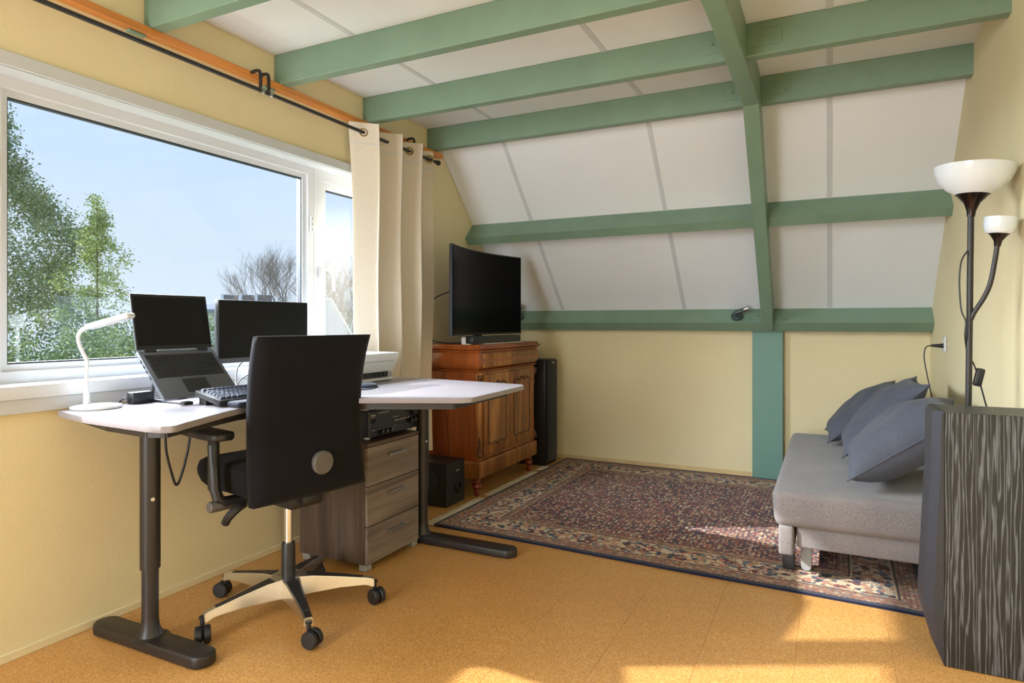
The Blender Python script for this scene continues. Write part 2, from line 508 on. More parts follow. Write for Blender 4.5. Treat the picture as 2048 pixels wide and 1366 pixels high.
def rect_frame(name, mat, parent, y0, y1, z0, z1, w, x0, x1, bev=0.004):
    """four mitred bars, each an object"""
    for nm, pts in (('frame_bar', [(y0, z0), (y1, z0), (y1 - w, z0 + w), (y0 + w, z0 + w)]), ('frame_bar', [(y0, z1), (y0 + w, z1 - w), (y1 - w, z1 - w), (y1, z1)]),
                    ('frame_bar', [(y0, z0), (y0 + w, z0 + w), (y0 + w, z1 - w), (y0, z1)]), ('frame_bar', [(y1, z0), (y1, z1), (y1 - w, z1 - w), (y1 - w, z0 + w)])):
        vs = [(x0, y, z) for y, z in pts] + [(x1, y, z) for y, z in pts]
        B().raw(vs, [(0, 1, 2, 3), (4, 7, 6, 5), (0, 4, 5, 1), (1, 5, 6, 2), (2, 6, 7, 3), (3, 7, 4, 0)]).obj(nm, mat, parent, 0)
def window(name, label, y0, y1, z0, z1, w, opening, flip=1):
    t = thing(name, label, None, kind='structure')
    rect_frame('frame', 'upvc', t, y0, y1, z0, z1, w * 0.62, XF - 0.06, XF)
    i = w * 0.62
    rect_frame('frame', 'upvc', t, y0 + i, y1 - i, z0 + i, z1 - i, w * 0.38, XF - 0.06, XF - (0.018 if not opening else 0.006))
    # glazing gasket then pane
    g = w
    rect_frame('gasket', 'gasket', t, y0 + g - 0.001, y1 - g + 0.001, z0 + g - 0.001, z1 - g + 0.001, 0.007, XF - 0.05, XF - 0.026)
    B().box(XF - 0.046, XF - 0.040, y0 + g, y1 - g, z0 + g, z1 - g).obj('pane', 'glass', t, 0)
    return t
WF = 0.055
w1 = window('window_1', 'wide fixed window pane looking out on conifer trees', 1.27 - 0.072, 2.70 + 0.06, 0.935, 2.02, 0.066, False)
w2 = window('window_2', 'narrow opening window sash half hidden by the curtain', 2.763, WY1, 0.935, 2.02, 0.10, True)
w3 = window('window_3', 'narrow opening window sash beyond the wide pane', WY0, 1.195, 0.935, 2.02, 0.10, True)
def hinge(parent, y, z):
    B().box(XF, XF + 0.012, y - 0.012, y + 0.012, z - 0.045, z + 0.045, 0.003, 2).obj('hinge', 'upvc', parent)
    for k in (-0.03, 0.0, 0.03):
        B().cyl((XF + 0.011, y, z + k), (XF + 0.0135, y, z + k), 0.003, 8).obj('screw', 'gasket', parent)
hinge(w1, 2.742, 1.70); hinge(w3, 1.205, 1.69)
hd = B().box(XF - 0.004, XF + 0.012, 2.80, 2.828, 1.40, 1.47, 0.004, 2)
hd.obj('handle_plate', 'white_plastic', w2)
B().tube(spline([(XF + 0.012, 2.815, 1.452), (XF + 0.045, 2.818, 1.452), (XF + 0.052, 2.84, 1.448), (XF + 0.05, 2.862, 1.42), (XF + 0.05, 2.87, 1.33)], 6), 0.009, 10).obj('handle', 'white_plastic', w2)

# ------------------------------------------------------------------ corner desk
DZ = 0.84
M['desk_top'] = plain('light_grey_laminate', (146, 140, 146), 0.33, var=0.03, vscale=20)
M['desk_edge'] = plain('grey_edge_band', (150, 138, 130), 0.5)
desk = thing('corner_desk', 'grey topped corner desk on black T-shaped legs below the window', 'desk', (-2.0, 2.1, 0))
ox, oy = -2.0, 2.1
out = [(-2.44, 1.335), (-2.20, 1.285), (-1.86, 1.262)]
out += [tuple(v[:2]) for v in spline([(-1.80, 1.268, 0), (-1.775, 1.30, 0), (-1.80, 1.36, 0)], 5)]
out += [tuple(v[:2]) for v in spline([(-1.90, 1.60, 0), (-1.935, 1.75, 0), (-1.90, 1.92, 0), (-1.79, 2.06, 0), (-1.615, 2.165, 0)], 6)]
out += [(-1.385, 2.275)] + [tuple(v[:2]) for v in spline([(-1.355, 2.292, 0), (-1.33, 2.325, 0), (-1.328, 2.37, 0)], 4)]
out += [(-1.352, 2.86)] + [tuple(v[:2]) for v in spline([(-1.36, 2.90, 0), (-1.39, 2.935, 0), (-1.43, 2.945, 0)], 4)]
out += [(-2.0, 3.02), (-2.29, 3.045), (-2.33, 3.01), (-2.335, 2.84), (-2.40, 2.74), (-2.44, 2.70), (-2.44, 1.36)]
loc = [(x - ox, y - oy) for x, y in out]
dt = B().prism(loc, DZ - 0.022, DZ, 0.0025, 2).obj('tabletop', 'desk_top', desk, 40)
# under-frame: grey steel rail following the tabletop
def inset(pts, d):
    cx = sum(p[0] for p in pts) / len(pts); cy = sum(p[1] for p in pts) / len(pts)
    r = []
    n = len(pts)
    for i in range(n):
        a, b, c = Vector(pts[i - 1]), Vector(pts[i]), Vector(pts[(i + 1) % n])
        n1 = Vector((-(b - a).y, (b - a).x)).normalized(); n2 = Vector((-(c - b).y, (c - b).x)).normalized()
        r.append(tuple(b + (n1 + n2).normalized() * d))
    return r
fr = [(-2.40, 1.40), (-2.16, 1.335), (-1.93, 1.315), (-1.87, 1.34), (-1.97, 1.70), (-1.95, 1.93), (-1.82, 2.10), (-1.63, 2.20), (-1.41, 2.315), (-1.41, 2.40), (-1.43, 2.84), (-2.0, 2.93), (-2.27, 2.95), (-2.39, 2.70)]
fr = [(x - ox, y - oy) for x, y in fr]
M['rail'] = plain('dark_grey_steel', (42, 40, 42), 0.45)
rail = B()
n = len(fr)
for i in range(n):
    a, b = Vector(fr[i]), Vector(fr[(i + 1) % n])
    d = (b - a).normalized() * 0.004
    nn = Vector((-d.y, d.x)).normalized() * 0.02
    rail.prism([tuple(a - d), tuple(b + d), tuple(b + d + nn), tuple(a - d + nn)], DZ - 0.052, DZ - 0.022)
rail.obj('frame_rail', 'rail', desk, 0)
def t_leg(x, y, x0, x1):
    g = B()
    g.cyl((x - ox, y - oy, 0.28), (x - ox, y - oy, DZ - 0.03), 0.033, 28).obj('leg_sleeve', 'black_metal', desk)
    B().lathe([(0.062, 0.036), (0.042, 0.045), (0.031, 0.07), (0.0275, 0.11), (0.0275, 0.285)], 28, (x - ox, y - oy, 0)).obj('leg', 'black_metal', desk)
    # stadium-shaped foot, thicker under the column
    pts = []
    hw = 0.046
    for k in range(13):
        a = -PI / 2 + PI * k / 12
        pts.append((x1 - hw + hw * math.cos(a) - ox, y + hw * math.sin(a) - oy))
    for k in range(13):
        a = PI / 2 + PI * k / 12
        pts.append((x0 + hw + hw * math.cos(a) - ox, y + hw * math.sin(a) - oy))
    B().prism(pts, 0.002, 0.042, 0.008, 3).obj('foot', 'black_metal', desk, 50)
    B().box(x - 0.05 - ox, x + 0.05 - ox, y - 0.05 - oy, y + 0.05 - oy, DZ - 0.034, DZ - 0.02).obj('mount_plate', 'black_metal', desk, 0)
    B().cyl((x - ox + 0.029, y - oy - 0.012, 0.53), (x - ox + 0.035, y - oy - 0.014, 0.53), 0.007, 12).obj('set_screw', 'steel', desk)
t_leg(-2.165, 1.49, -2.455, -1.855)
t_leg(-1.925, 2.845, -2.18, -1.375)
B().cyl((-2.33 - ox, 2.80 - oy, 0.0), (-2.33 - ox, 2.80 - oy, DZ - 0.02), 0.03, 20).obj('rear_leg', 'black_metal', desk)

# ------------------------------------------------------------------ office chair
ca = thing('office_chair', 'black fabric office chair with polished five-star base, back to the room', 'chair', (-1.94, 1.92, 0), math.atan2(0.195, -0.98))
# local x = forward (towards the window), y = chair's left
def chair_part(b, name, mat, parent=ca, smooth=40): return b.obj(name, mat, parent, smooth)
# backrest: wide padded shell, waisted and curved
def back_surface(side):
    def f(u, v):
        z = 0.492 + v * 0.61
        w = 0.252 - 0.006 * math.sin(v * PI)
        t = 2 * u - 1
        x = -0.142 - (0.055 * ((v - 0.5) / 0.5) ** 2 if v > 0.5 else 0.024 * ((0.5 - v) / 0.5) ** 2) + 0.014 * t * t
        return (x, -w * t, z)
    return f
bk = B()
t = bmesh.new()
nu, nv = 20, 26
fz = back_surface(0)
def pt(u, v, s):
    x, y, z = fz(u, v)
    e = min(u, 1 - u) * 0.48; e2 = min(v, 1 - v) * 0.61
    d = min(e, e2)
    th = 0.016 + 0.022 * min(1, d / 0.03) ** 0.5
    return (x + s * th, y, z)
fr_v = [[t.verts.new(pt(i / nu, j / nv, 1)) for j in range(nv + 1)] for i in range(nu + 1)]
bk_v = [[t.verts.new(pt(i / nu, j / nv, -1)) for j in range(nv + 1)] for i in range(nu + 1)]
for i in range(nu):
    for j in range(nv):
        t.faces.new((fr_v[i][j], fr_v[i + 1][j], fr_v[i + 1][j + 1], fr_v[i][j + 1]))
        t.faces.new((bk_v[i][j], bk_v[i][j + 1], bk_v[i + 1][j + 1], bk_v[i + 1][j]))
for i in range(nu):
    t.faces.new((fr_v[i][0], bk_v[i][0], bk_v[i + 1][0], fr_v[i + 1][0])); t.faces.new((fr_v[i][nv], fr_v[i + 1][nv], bk_v[i + 1][nv], bk_v[i][nv]))
for j in range(nv):
    t.faces.new((fr_v[0][j], fr_v[0][j + 1], bk_v[0][j + 1], bk_v[0][j])); t.faces.new((fr_v[nu][j], bk_v[nu][j], bk_v[nu][j + 1], fr_v[nu][j + 1]))
bmesh.ops.recalc_face_normals(t, faces=t.faces[:])
bk._add(t)
back = bk.obj('backrest', 'chair_fabric', ca, 60)
# round cap on the back shell
px, _, pz = fz(0.56, 0.20)
kb = B().cyl((px - 0.03, -0.02, pz), (px - 0.056, -0.02, pz), 0.045, 32, bev=0.005)
M['knob'] = plain('dark_grey_cap', (92, 88, 84), 0.5)
kb.obj('lumbar_knob', 'knob', back)
# seat with rounded front edge
def seat(u, v):
    return None
sp = []
for k in range(9):
    a = PI / 2 * k / 8
    sp.append((0.285 - 0.06 + 0.06 * math.sin(a), 0.5 + 0.06 - 0.06 * math.cos(a) * 1))
prof = [(-0.085, 0.505), (0.20, 0.50), (0.26, 0.515), (0.295, 0.545), (0.30, 0.575), (0.28, 0.605), (0.235, 0.622), (0.10, 0.618), (-0.05, 0.612), (-0.085, 0.614)]
B().prism([(x, z) for x, z in prof], -0.225, 0.225, 0.02, 3, mtx=Matrix(((1, 0, 0, 0), (0, 0, -1, 0), (0, 1, 0, 0), (0, 0, 0, 1)))).obj('seat', 'chair_fabric', ca, 50)
mech = B()
mech.box(-0.13, 0.12, -0.075, 0.075, 0.435, 0.505, 0.015, 2)
mech.box(-0.16, -0.10, -0.04, 0.04, 0.455, 0.488, 0.008, 2)
mech.obj('tilt_mechanism', 'black_plastic', ca)
B().box(-0.10, -0.086, -0.035, 0.035, 0.47, 0.60, 0.004, 2).obj('back_bracket', 'black_plastic', ca)
for s in (1, -1):
    arm = B().tube([(0.02, s * 0.10, 0.485), (0.02, s * 0.255, 0.487), (0.022, s * 0.278, 0.505), (0.03, s * 0.285, 0.54), (0.045, s * 0.285, 0.70)], 0.02, 10)
    ao = arm.obj('arm_post', 'black_plastic', ca)
    B().box(0.018, 0.064, s * 0.285 - 0.014, s * 0.285 + 0.014, 0.53, 0.725, 0.008, 2).obj('arm_sleeve', 'black_plastic', ao)
    pad = [(-0.075, -0.028), (-0.055, -0.044), (0.10, -0.046), (0.19, -0.036), (0.205, 0.0), (0.19, 0.036), (0.10, 0.046), (-0.055, 0.044), (-0.075, 0.028)]
    B().prism([(x + 0.03, y + s * 0.285) for x, y in pad], 0.722, 0.752, 0.009, 3).obj('arm_pad', 'black_plastic', ca, 50)
# levers under the seat
B().cyl((0.03, 0.16, 0.475), (0.03, 0.31, 0.475), 0.021, 18, bev=0.004).obj('adjust_knob', 'knob', ca)
B().tube(spline([(-0.02, 0.20, 0.475), (-0.03, 0.235, 0.465), (-0.02, 0.26, 0.44), (0.0, 0.262, 0.415)], 5), 0.016, 8).obj('lever', 'black_plastic', ca)
B().cyl((-0.06, -0.14, 0.455), (-0.06, -0.205, 0.455), 0.016, 14, bev=0.003).obj('lever', 'knob', ca)
B().cyl((-0.02, -0.22, 0.465), (-0.02, -0.285, 0.465), 0.020, 14, bev=0.004).obj('adjust_knob', 'knob', ca)
B().cyl((0, 0, 0.26), (0, 0, 0.44), 0.0165, 20).obj('gas_piston', 'chrome', ca)
B().lathe([(0.028, 0.105), (0.028, 0.12), (0.026, 0.27), (0.024, 0.275), (0.0165, 0.275)], 22).obj('gas_cylinder', 'black_plastic', ca)
star = thing('star_base', None, None); star.parent = ca
B().lathe([(0.0, 0.085), (0.05, 0.085), (0.055, 0.10), (0.05, 0.137), (0.03, 0.145), (0.0, 0.145)], 28).obj('hub', 'chrome', star)
B().cyl((0, 0, 0.045), (0, 0, 0.09), 0.017, 14).obj('cylinder_foot', 'black_plastic', star)
rz0 = math.atan2(0.195, -0.98)
for k in range(5):
    a = R(-105 + 72 * k) - rz0
    L = 0.335
    arm = B()
    secs = [(0.03, 0.046, 0.072, 0.145), (0.10, 0.034, 0.076, 0.140), (0.20, 0.026, 0.083, 0.126), (0.30, 0.019, 0.082, 0.110), (L, 0.018, 0.070, 0.102)]
    vs = []
    for x, w, z0, z1 in secs:
        vs += [(x, -w, z0), (x, w, z0), (x, w * 0.8, z1), (x, -w * 0.8, z1)]
    fs = [(0, 1, 2, 3), (16, 19, 18, 17)]
    for i in range(4):
        for q in range(4):
            r2 = (q + 1) % 4
            fs.append((4 * i + q, 4 * i + r2, 4 * i + 4 + r2, 4 * i + 4 + q))
    arm.raw(vs, fs)
    bmesh.ops.bevel(arm.bm, geom=arm.bm.edges[:], offset=0.003, segments=2, affect='EDGES')
    rot = Matrix.Rotation(a, 4, 'Z')
    arm.bm.transform(rot)
    ao = arm.obj('base_arm', 'chrome', star, 45)
    # dark recessed insert on the top of each arm
    ins = B().raw([(0.07, -0.022, 0.1445), (0.07, 0.022, 0.1445), (0.29, 0.010, 0.1135), (0.29, -0.010, 0.1135), (0.07, -0.022, 0.139), (0.07, 0.022, 0.139), (0.29, 0.010, 0.108), (0.29, -0.010, 0.108)],
                  [(0, 1, 2, 3), (4, 7, 6, 5), (0, 4, 5, 1), (1, 5, 6, 2), (2, 6, 7, 3), (3, 7, 4, 0)])
    ins.bm.transform(rot)
    ins.obj('arm_insert', 'rail', ao, 0)
    # caster: fork, hooded twin wheels
    cx, cy = (L + 0.002) * math.cos(a), (L + 0.002) * math.sin(a)
    ca2 = a + R((70, 40, -55, 120, 15)[k])
    m2 = Matrix.Translation((cx, cy, 0)) @ Matrix.Rotation(ca2, 4, 'Z')
    cs = B()
    cs.lathe([(0.008, 0.05), (0.008, 0.082), (0.012, 0.084), (0.012, 0.092)], 12, mtx=m2)
    cs.box(-0.010, 0.024, -0.006, 0.006, 0.012, 0.056, 0.003, 1, mtx=m2)
    co = cs.obj('caster', 'black_plastic', star)
    for s in (-1, 1):
        w = B().lathe([(0.0, 0.0), (0.028, 0.0), (0.031, 0.003), (0.0315, 0.018), (0.028, 0.022), (0.0, 0.023)], 24,
                      mtx=m2 @ Matrix.Translation((0.014, s * 0.004, 0.0325)) @ Matrix.Rotation(R(-90 * s), 4, 'X'))
        w.obj('wheel', 'black_plastic', co)

# ------------------------------------------------------------------ drawer cabinet with amplifier
M['oak_grey'] = wood('grey_brown_oak_laminate', (94, 82, 76), (142, 129, 120), 'y', 50, 0.5, 0, 16)
M['oak_side'] = wood('dark_oak_laminate', (66, 53, 46), (96, 80, 70), 'z', 60, 0.5, 0, 16)
dc = thing('drawer_cabinet', 'grey-brown three drawer cabinet with steel handles under the desk', 'cabinet', (-2.12, 2.575, 0))
b = B()
b.box(-0.20, 0.195, -0.205, -0.188, 0.03, 0.575); b.box(-0.20, 0.195, 0.188, 0.205, 0.03, 0.575)
b.box(-0.20, 0.195, -0.188, 0.188, 0.03, 0.05); b.box(-0.20, -0.185, -0.188, 0.188, 0.05, 0.56)
b.obj('carcass', 'oak_side', dc, 0)
B().box(-0.205, 0.215, -0.207, 0.207, 0.575, 0.592, 0.001, 1).obj('top', 'oak_side', dc, 0)
for z0, z1 in ((0.033, 0.205), (0.209, 0.390), (0.394, 0.572)):
    d = B().box(0.197, 0.215, -0.204, 0.204, z0, z1, 0.001, 1).obj('drawer', 'oak_grey', dc, 0)
    zc = z1 - 0.052
    h = B()
    h.box(0.232, 0.240, -0.062, 0.062, zc - 0.006, zc + 0.006, 0.001, 1)
    for s in (-1, 1): h.box(0.215, 0.234, s * 0.058 - 0.004, s * 0.058 + 0.004, zc - 0.005, zc + 0.005)
    h.obj('handle', 'steel', d, 0)
for sx in (-0.16, 0.185):
    for s in (-0.185, 0.185):
        B().box(sx - 0.022, sx + 0.022, s - 0.022, s + 0.022, 0.001, 0.03, 0.003, 1).obj('foot', 'grey_plastic', dc, 0)

M['amp'] = plain('dark_blue_black_metal', (34, 34, 46), 0.35, var=0.05, spec=0.6)
M['mark'] = plain('white_print', (205, 205, 205), 0.5, var=0)
am = thing('stereo_amplifier', 'black stereo amplifier with rotary knobs on the drawer cabinet', 'amplifier', (-2.12, 2.622, 0.592))
B().box(-0.15, 0.165, -0.19, 0.19, 0.016, 0.135, 0.003, 1).obj('case', 'black_plastic', am, 0)
fp = B().box(0.165, 0.178, -0.195, 0.195, 0.014, 0.138, 0.002, 1).obj('front_panel', 'amp', am, 0)
B().box(0.178, 0.180, -0.193, 0.193, 0.051, 0.053).obj('trim_line', 'black_gloss', am, 0)
fx = Matrix(((0, 0, 1, 0.1785), (1, 0, 0, 0), (0, 1, 0, 0), (0, 0, 0, 1)))   # text in the panel plane, reading along +y
text('lettering', 'PHILIPS', 0.011, 'mark', am, fx @ Matrix.Translation((-0.165, 0.117, 0)))
B().box(0.178, 0.1795, -0.185, -0.147, 0.082, 0.103, 0.001, 1).obj('power_button', 'black_gloss', am, 0)
marks = []
marks += [(-0.185, -0.147, 0.1045, 0.1055), (-0.125, -0.045, 0.122, 0.1245)]
marks += [(-0.01, 0.035, 0.090, 0.092), (-0.18, -0.15, 0.046, 0.0475)]
for y in (-0.115, -0.08, -0.045, 0.0): marks.append((y - 0.007, y + 0.007, 0.0455, 0.047))
for k in range(3): marks.append((0.125, 0.128, 0.095 + k * 0.013, 0.098 + k * 0.013))
for a_, b_, c_, d_ in marks: B().box(0.178, 0.1788, a_, b_, c_, d_).obj('printed_mark', 'mark', am, 0)
for k in range(7):
    B().cyl((0.178, 0.002 + k * 0.018, 0.075), (0.186, 0.002 + k * 0.018, 0.075), 0.005, 12, bev=0.001).obj('push_button', 'grey_plastic', am)
def knob(y, z, r, d=0.02):
    o = B().cyl((0.178, y, z), (0.178 + d, y, z), r, 22, r2=r * 0.9, bev=0.002).obj('knob', 'black_plastic', am)
    B().box(0.178 + d - 0.001, 0.179 + d, y - 0.0012, y + 0.0012, z + r * 0.3, z + r * 0.85).obj('pointer', 'mark', o, 0)
for y in (-0.112, -0.076, -0.04): knob(y, 0.031, 0.012)
for y in (0.128, 0.16): knob(y, 0.056, 0.012)
knob(0.158, 0.108, 0.026, 0.022)
for k in range(11):
    a = R(-40 + 26 * k)
    mk2 = (0.158 + 0.034 * math.cos(a), 0.108 + 0.034 * math.sin(a))
    if 0.10 < mk2[0] < 0.192 and mk2[1] < 0.136:
        B().cyl((0.178, mk2[0], mk2[1]), (0.1785, mk2[0], mk2[1]), 0.0014, 6).obj('scale_mark', 'brass', am, 0)
for sx, sy in ((0.14, -0.165), (0.14, 0.165), (-0.13, -0.165), (-0.13, 0.165)):
    B().cyl((sx, sy, 0.0005), (sx, sy, 0.017), 0.022, 18, bev=0.003).obj('foot', 'steel', am)
# power adapter and leads lying on the amplifier
pa = thing('power_adapter', 'white cube power adapter lying on the amplifier', 'adapter', (-2.0, 2.475, 0.7275))
B().box(-0.022, 0.022, -0.022, 0.022, 0.0, 0.04, 0.007, 3).obj('adapter_body', 'white_plastic', pa)
B().tube(spline([(0, 0.022, 0.016), (-0.005, 0.06, 0.014), (-0.03, 0.09, 0.006), (-0.06, 0.12, 0.006)], 6), 0.003, 6).obj('lead', 'white_plastic', pa)
ld = B().tube(spline([(-2.22, 2.44, 0.732), (-2.15, 2.50, 0.738), (-2.10, 2.56, 0.733), (-2.06, 2.60, 0.736), (-2.12, 2.66, 0.733), (-2.2, 2.62, 0.736), (-2.24, 2.54, 0.733), (-2.17, 2.47, 0.743), (-2.08, 2.60, 0.733), (-2.16, 2.72, 0.733)], 8), 0.004, 6)
tag(ld.obj('cable', 'black_plastic'), 'tangle of black cable lying on top of the amplifier', 'cable')

# ------------------------------------------------------------------ things on the desk
M['laptop'] = plain('dark_grey_laptop_shell', (94, 98, 106), 0.38, 0.3, var=0.03)
M['screen'] = plain('dark_screen_glass', (14, 15, 17), 0.3, var=0.05, spec=0.3)
M['key'] = plain('black_key', (22, 23, 26), 0.5, var=0.03)
M['legend'] = M['mark']
LP = thing('laptop', 'open dark grey laptop propped up on a slanted stand', 'laptop', (-2.2, 1.735, 0.862))
LW = 0.335
# local: base runs from the front edge (0,0) up and back to the hinge
ba = math.atan2(0.176, 0.16)                       # slope of the base
BM = Matrix.Rotation(PI - 0, 4, 'Z')               # local x of the base points to the window
def base_m():
    # x along base from front to hinge, y to the viewer's right, z normal
    ex = Vector((-math.cos(ba), 0, math.sin(ba))); ey = Vector((0, 1, 0)); ez = ey.cross(ex) * -1
    if ez.z < 0: ez = -ez
    m = Matrix((ex, ey, ez)).transposed().to_4x4()
    return m
m = base_m()
bo = B().box(0, 0.238, -LW / 2, LW / 2, -0.009, 0.007, 0.004, 2, mtx=m).obj('base', 'laptop', LP)
tp = B().box(0.022, 0.088, -0.055, 0.05, 0.007, 0.0076, mtx=m).obj('touchpad', 'black_plastic', LP, 0)
B().box(0.100, 0.215, -LW / 2 + 0.018, LW / 2 - 0.018, 0.0069, 0.0074, mtx=m).obj('key_bed', 'black_gloss', bo, 0)
kme = {}
def keyobj(w, d, h, mat, parent, name='key', taper=0.0015):
    kk = (round(w, 4), round(d, 4), h, mat)
    if kk not in kme:
        o = B().raw([(-d / 2, -w / 2, 0), (d / 2, -w / 2, 0), (d / 2, w / 2, 0), (-d / 2, w / 2, 0), (-d / 2 + taper, -w / 2 + taper, h), (d / 2 - taper, -w / 2 + taper, h), (d / 2 - taper, w / 2 - taper, h), (-d / 2 + taper, w / 2 - taper, h)],
                    [(0, 3, 2, 1), (4, 5, 6, 7), (0, 1, 5, 4), (1, 2, 6, 5), (2, 3, 7, 6), (3, 0, 4, 7)]).obj(name, mat, parent, 0)
        kme[kk] = o.data
        return o
    o = bpy.data.objects.new(name, kme[kk]); COL.objects.link(o); o.parent = parent
    return o
y_l, y_r = -LW / 2 + 0.02, LW / 2 - 0.02
for r in range(6):
    d = 0.0165 if r < 5 else 0.012
    xk = 0.110 + r * 0.0188 + (0 if r < 5 else -0.001)
    ws = {0: [1.2, 1, 1, 1.1, 5.4, 1, 1, 1, 1, 1, 1, 1.6], 1: [2.2] + [1] * 10 + [2.3] + [1] * 3, 2: [1.7] + [1] * 11 + [1.8] + [1] * 3, 3: [1.4] + [1] * 12 + [1.1] + [1] * 3, 4: [1] * 13 + [1.5] + [1] * 3, 5: [1] * 17}[r]
    u = (y_r - y_l) / sum(ws)
    y = y_l
    for w in ws:
        k = keyobj(w * u - 0.0022, d, 0.0012, 'key', LP, taper=0.0006)
        k.matrix_local = m @ Matrix.Translation((xk, y + w * u / 2, 0.0074))
        y += w * u
# lid
lid_a = R(78)
hz = m @ Vector((0.236, 0, 0.004))
lex = Vector((-math.cos(R(79.5)), 0, math.sin(R(79.5)))); ley = Vector((0, 1, 0)); lez = lex.cross(ley) * -1
if lez.x < 0: lez = -lez
ml = Matrix.Translation(hz) @ Matrix((lex, ley, lez)).transposed().to_4x4()
lid = B().box(0.004, 0.228, -LW / 2, LW / 2, -0.009, -0.001, 0.003, 2, mtx=ml).obj('lid', 'laptop', LP)
B().box(0.008, 0.226, -LW / 2 + 0.003, LW / 2 - 0.003, -0.001, 0.0, mtx=ml).obj('bezel', 'black_plastic', lid, 0)
B().box(0.022, 0.216, -LW / 2 + 0.007, LW / 2 - 0.007, 0.0, 0.0006, mtx=ml).obj('screen', 'screen', lid, 0)
B().cyl(ml @ Vector((0.221, 0, 0)), ml @ Vector((0.221, 0, 0.0007)), 0.0022, 10).obj('webcam', 'black_gloss', lid)
for s in (-1, 1):
    B().cyl(m @ Vector((0.235, s * 0.115 - 0.022, 0.006)), m @ Vector((0.235, s * 0.115 + 0.022, 0.006)), 0.0065, 12).obj('hinge', 'black_plastic', LP)
for k, x in enumerate((0.19, 0.165, 0.14, 0.11)):
    B().box(x - 0.007, x + 0.007, -LW / 2 - 0.0004, -LW / 2 + 0.002, -0.005, 0.001, mtx=m).obj('port', 'black_gloss', bo, 0)
ls = thing('laptop_stand', 'folding black laptop stand carrying the laptop', 'stand', (-2.2, 1.735, DZ))
for s in (-0.085, 0.085):
    q = B()
    q.tube([(0.02, s, 0.006), (-0.05, s, 0.006), (-0.19, s, 0.006)], 0.006, 8)
    q.tube([(-0.185, s, 0.008), (-0.165, s, 0.17)], 0.006, 8)
    q.obj('strut', 'black_plastic', ls)
    B().box(-0.012, 0.030, s - 0.02, s + 0.02, 0.0, 0.012, 0.003, 1).obj('hook', 'black_plastic', ls)
B().box(-0.2, -0.18, -0.1, 0.1, 0.0, 0.012, 0.003, 1).obj('cross_bar', 'black_plastic', ls)
# small black dock behind the laptop
dk = thing('docking_box', 'small black box standing behind the laptop', 'box', (-2.385, 1.60, DZ))
B().box(-0.02, 0.02, -0.04, 0.04, 0.0, 0.045, 0.004, 2).obj('box_body', 'black_plastic', dk)
B().tube(spline([(0.0, -0.04, 0.02), (-0.012, -0.05, 0.024), (-0.03, -0.058, 0.012), (-0.045, -0.05, 0.003)], 6), 0.003, 6).obj('lead', 'black_plastic', dk)

# monitor
MO = thing('monitor', 'black flat monitor on a stand beside the laptop', 'monitor', (-2.33, 2.18, DZ))
B().box(-0.035, -0.008, -0.262, 0.262, 0.135, 0.410, 0.004, 2).obj('housing', 'black_plastic', MO)
B().box(-0.008, -0.0065, -0.257, 0.257, 0.157, 0.407).obj('screen', 'screen', MO, 0)
B().box(-0.008, -0.005, -0.262, 0.262, 0.135, 0.156, 0.001, 1).obj('chin', 'laptop', MO, 0)
B().box(-0.06, -0.03, -0.03, 0.03, 0.01, 0.27, 0.005, 2).obj('neck', 'steel', MO)
B().prism([(-0.105, -0.11), (0.085, -0.11), (0.10, -0.095), (0.10, 0.095), (0.085, 0.11), (-0.105, 0.11)], 0.0, 0.010, 0.002, 2).obj('foot', 'steel', MO, 40)
B().tube(spline([(-0.035, -0.10, 0.15), (-0.05, -0.13, 0.10), (0.0, -0.17, 0.03), (0.06, -0.15, 0.004)], 6), 0.003, 6).obj('lead', 'black_plastic', MO)
B().tube(spline([(-0.035, 0.05, 0.15), (-0.02, -0.06, 0.09), (0.0, -0.16, 0.055), (0.03, -0.20, 0.004)], 6), 0.003, 6).obj('lead', 'black_plastic', MO)

# mechanical keyboard, tilted, with wrist rest
KB = thing('keyboard', 'black mechanical keyboard tilted on its feet before the laptop', 'keyboard', (-1.995, 1.64, DZ), R(-4))
ka = R(12)
km = Matrix.Translation((0, 0, 0.010)) @ Matrix((Vector((-math.cos(ka), 0, math.sin(ka))), Vector((0, 1, 0)), Vector((math.sin(ka), 0, math.cos(ka))))).transposed().to_4x4()
B().box(0, 0.15, 0, 0.44, -0.006, 0.016, 0.004, 2, mtx=km).obj('keyboard_body', 'black_plastic', KB)
for y in (0.03, 0.41):
    B().raw([(-0.10, y - 0.015, 0), (-0.14, y - 0.015, 0), (-0.142, y - 0.015, 0.036), (-0.10, y - 0.015, 0.027), (-0.10, y + 0.015, 0), (-0.14, y + 0.015, 0), (-0.142, y + 0.015, 0.036), (-0.10, y + 0.015, 0.027)],
            [(0, 1, 2, 3), (4, 7, 6, 5), (0, 4, 5, 1), (1, 5, 6, 2), (2, 6, 7, 3), (3, 7, 4, 0)]).obj('tilt_foot', 'black_plastic', KB, 0)
M['key_grey'] = plain('blue_grey_key', (66, 70, 84), 0.35, var=0.03)
for r in range(6):
    xk = 0.022 + r * 0.0195 + (0.008 if r == 5 else 0)
    ws = {0: [1.25, 1.25, 1.25, 6.25, 1.25, 1.25, 1.25, 1.25], 1: [2.25] + [1] * 10 + [2.75], 2: [1.75] + [1] * 11 + [2.25], 3: [1.5] + [1] * 12 + [1.5], 4: [1] * 13 + [2], 5: [1] * 13 + [2]}[r]
    u = 0.0190
    y = 0.012
    for w in list(ws) + ['g'] + [1, 1, 1] + ['g'] + [1, 1, 1, 1]:
        if w == 'g': y += 0.006; continue
        k = keyobj(w * u - 0.002, 0.0172, 0.009, 'key_grey', KB, taper=0.0025)
        k.matrix_local = km @ Matrix.Translation((xk, y + w * u / 2, 0.016))
        y += w * u
M['navy'] = cloth('navy_gel_cover', (28, 32, 46), (48, 54, 72), 700, 0.7)
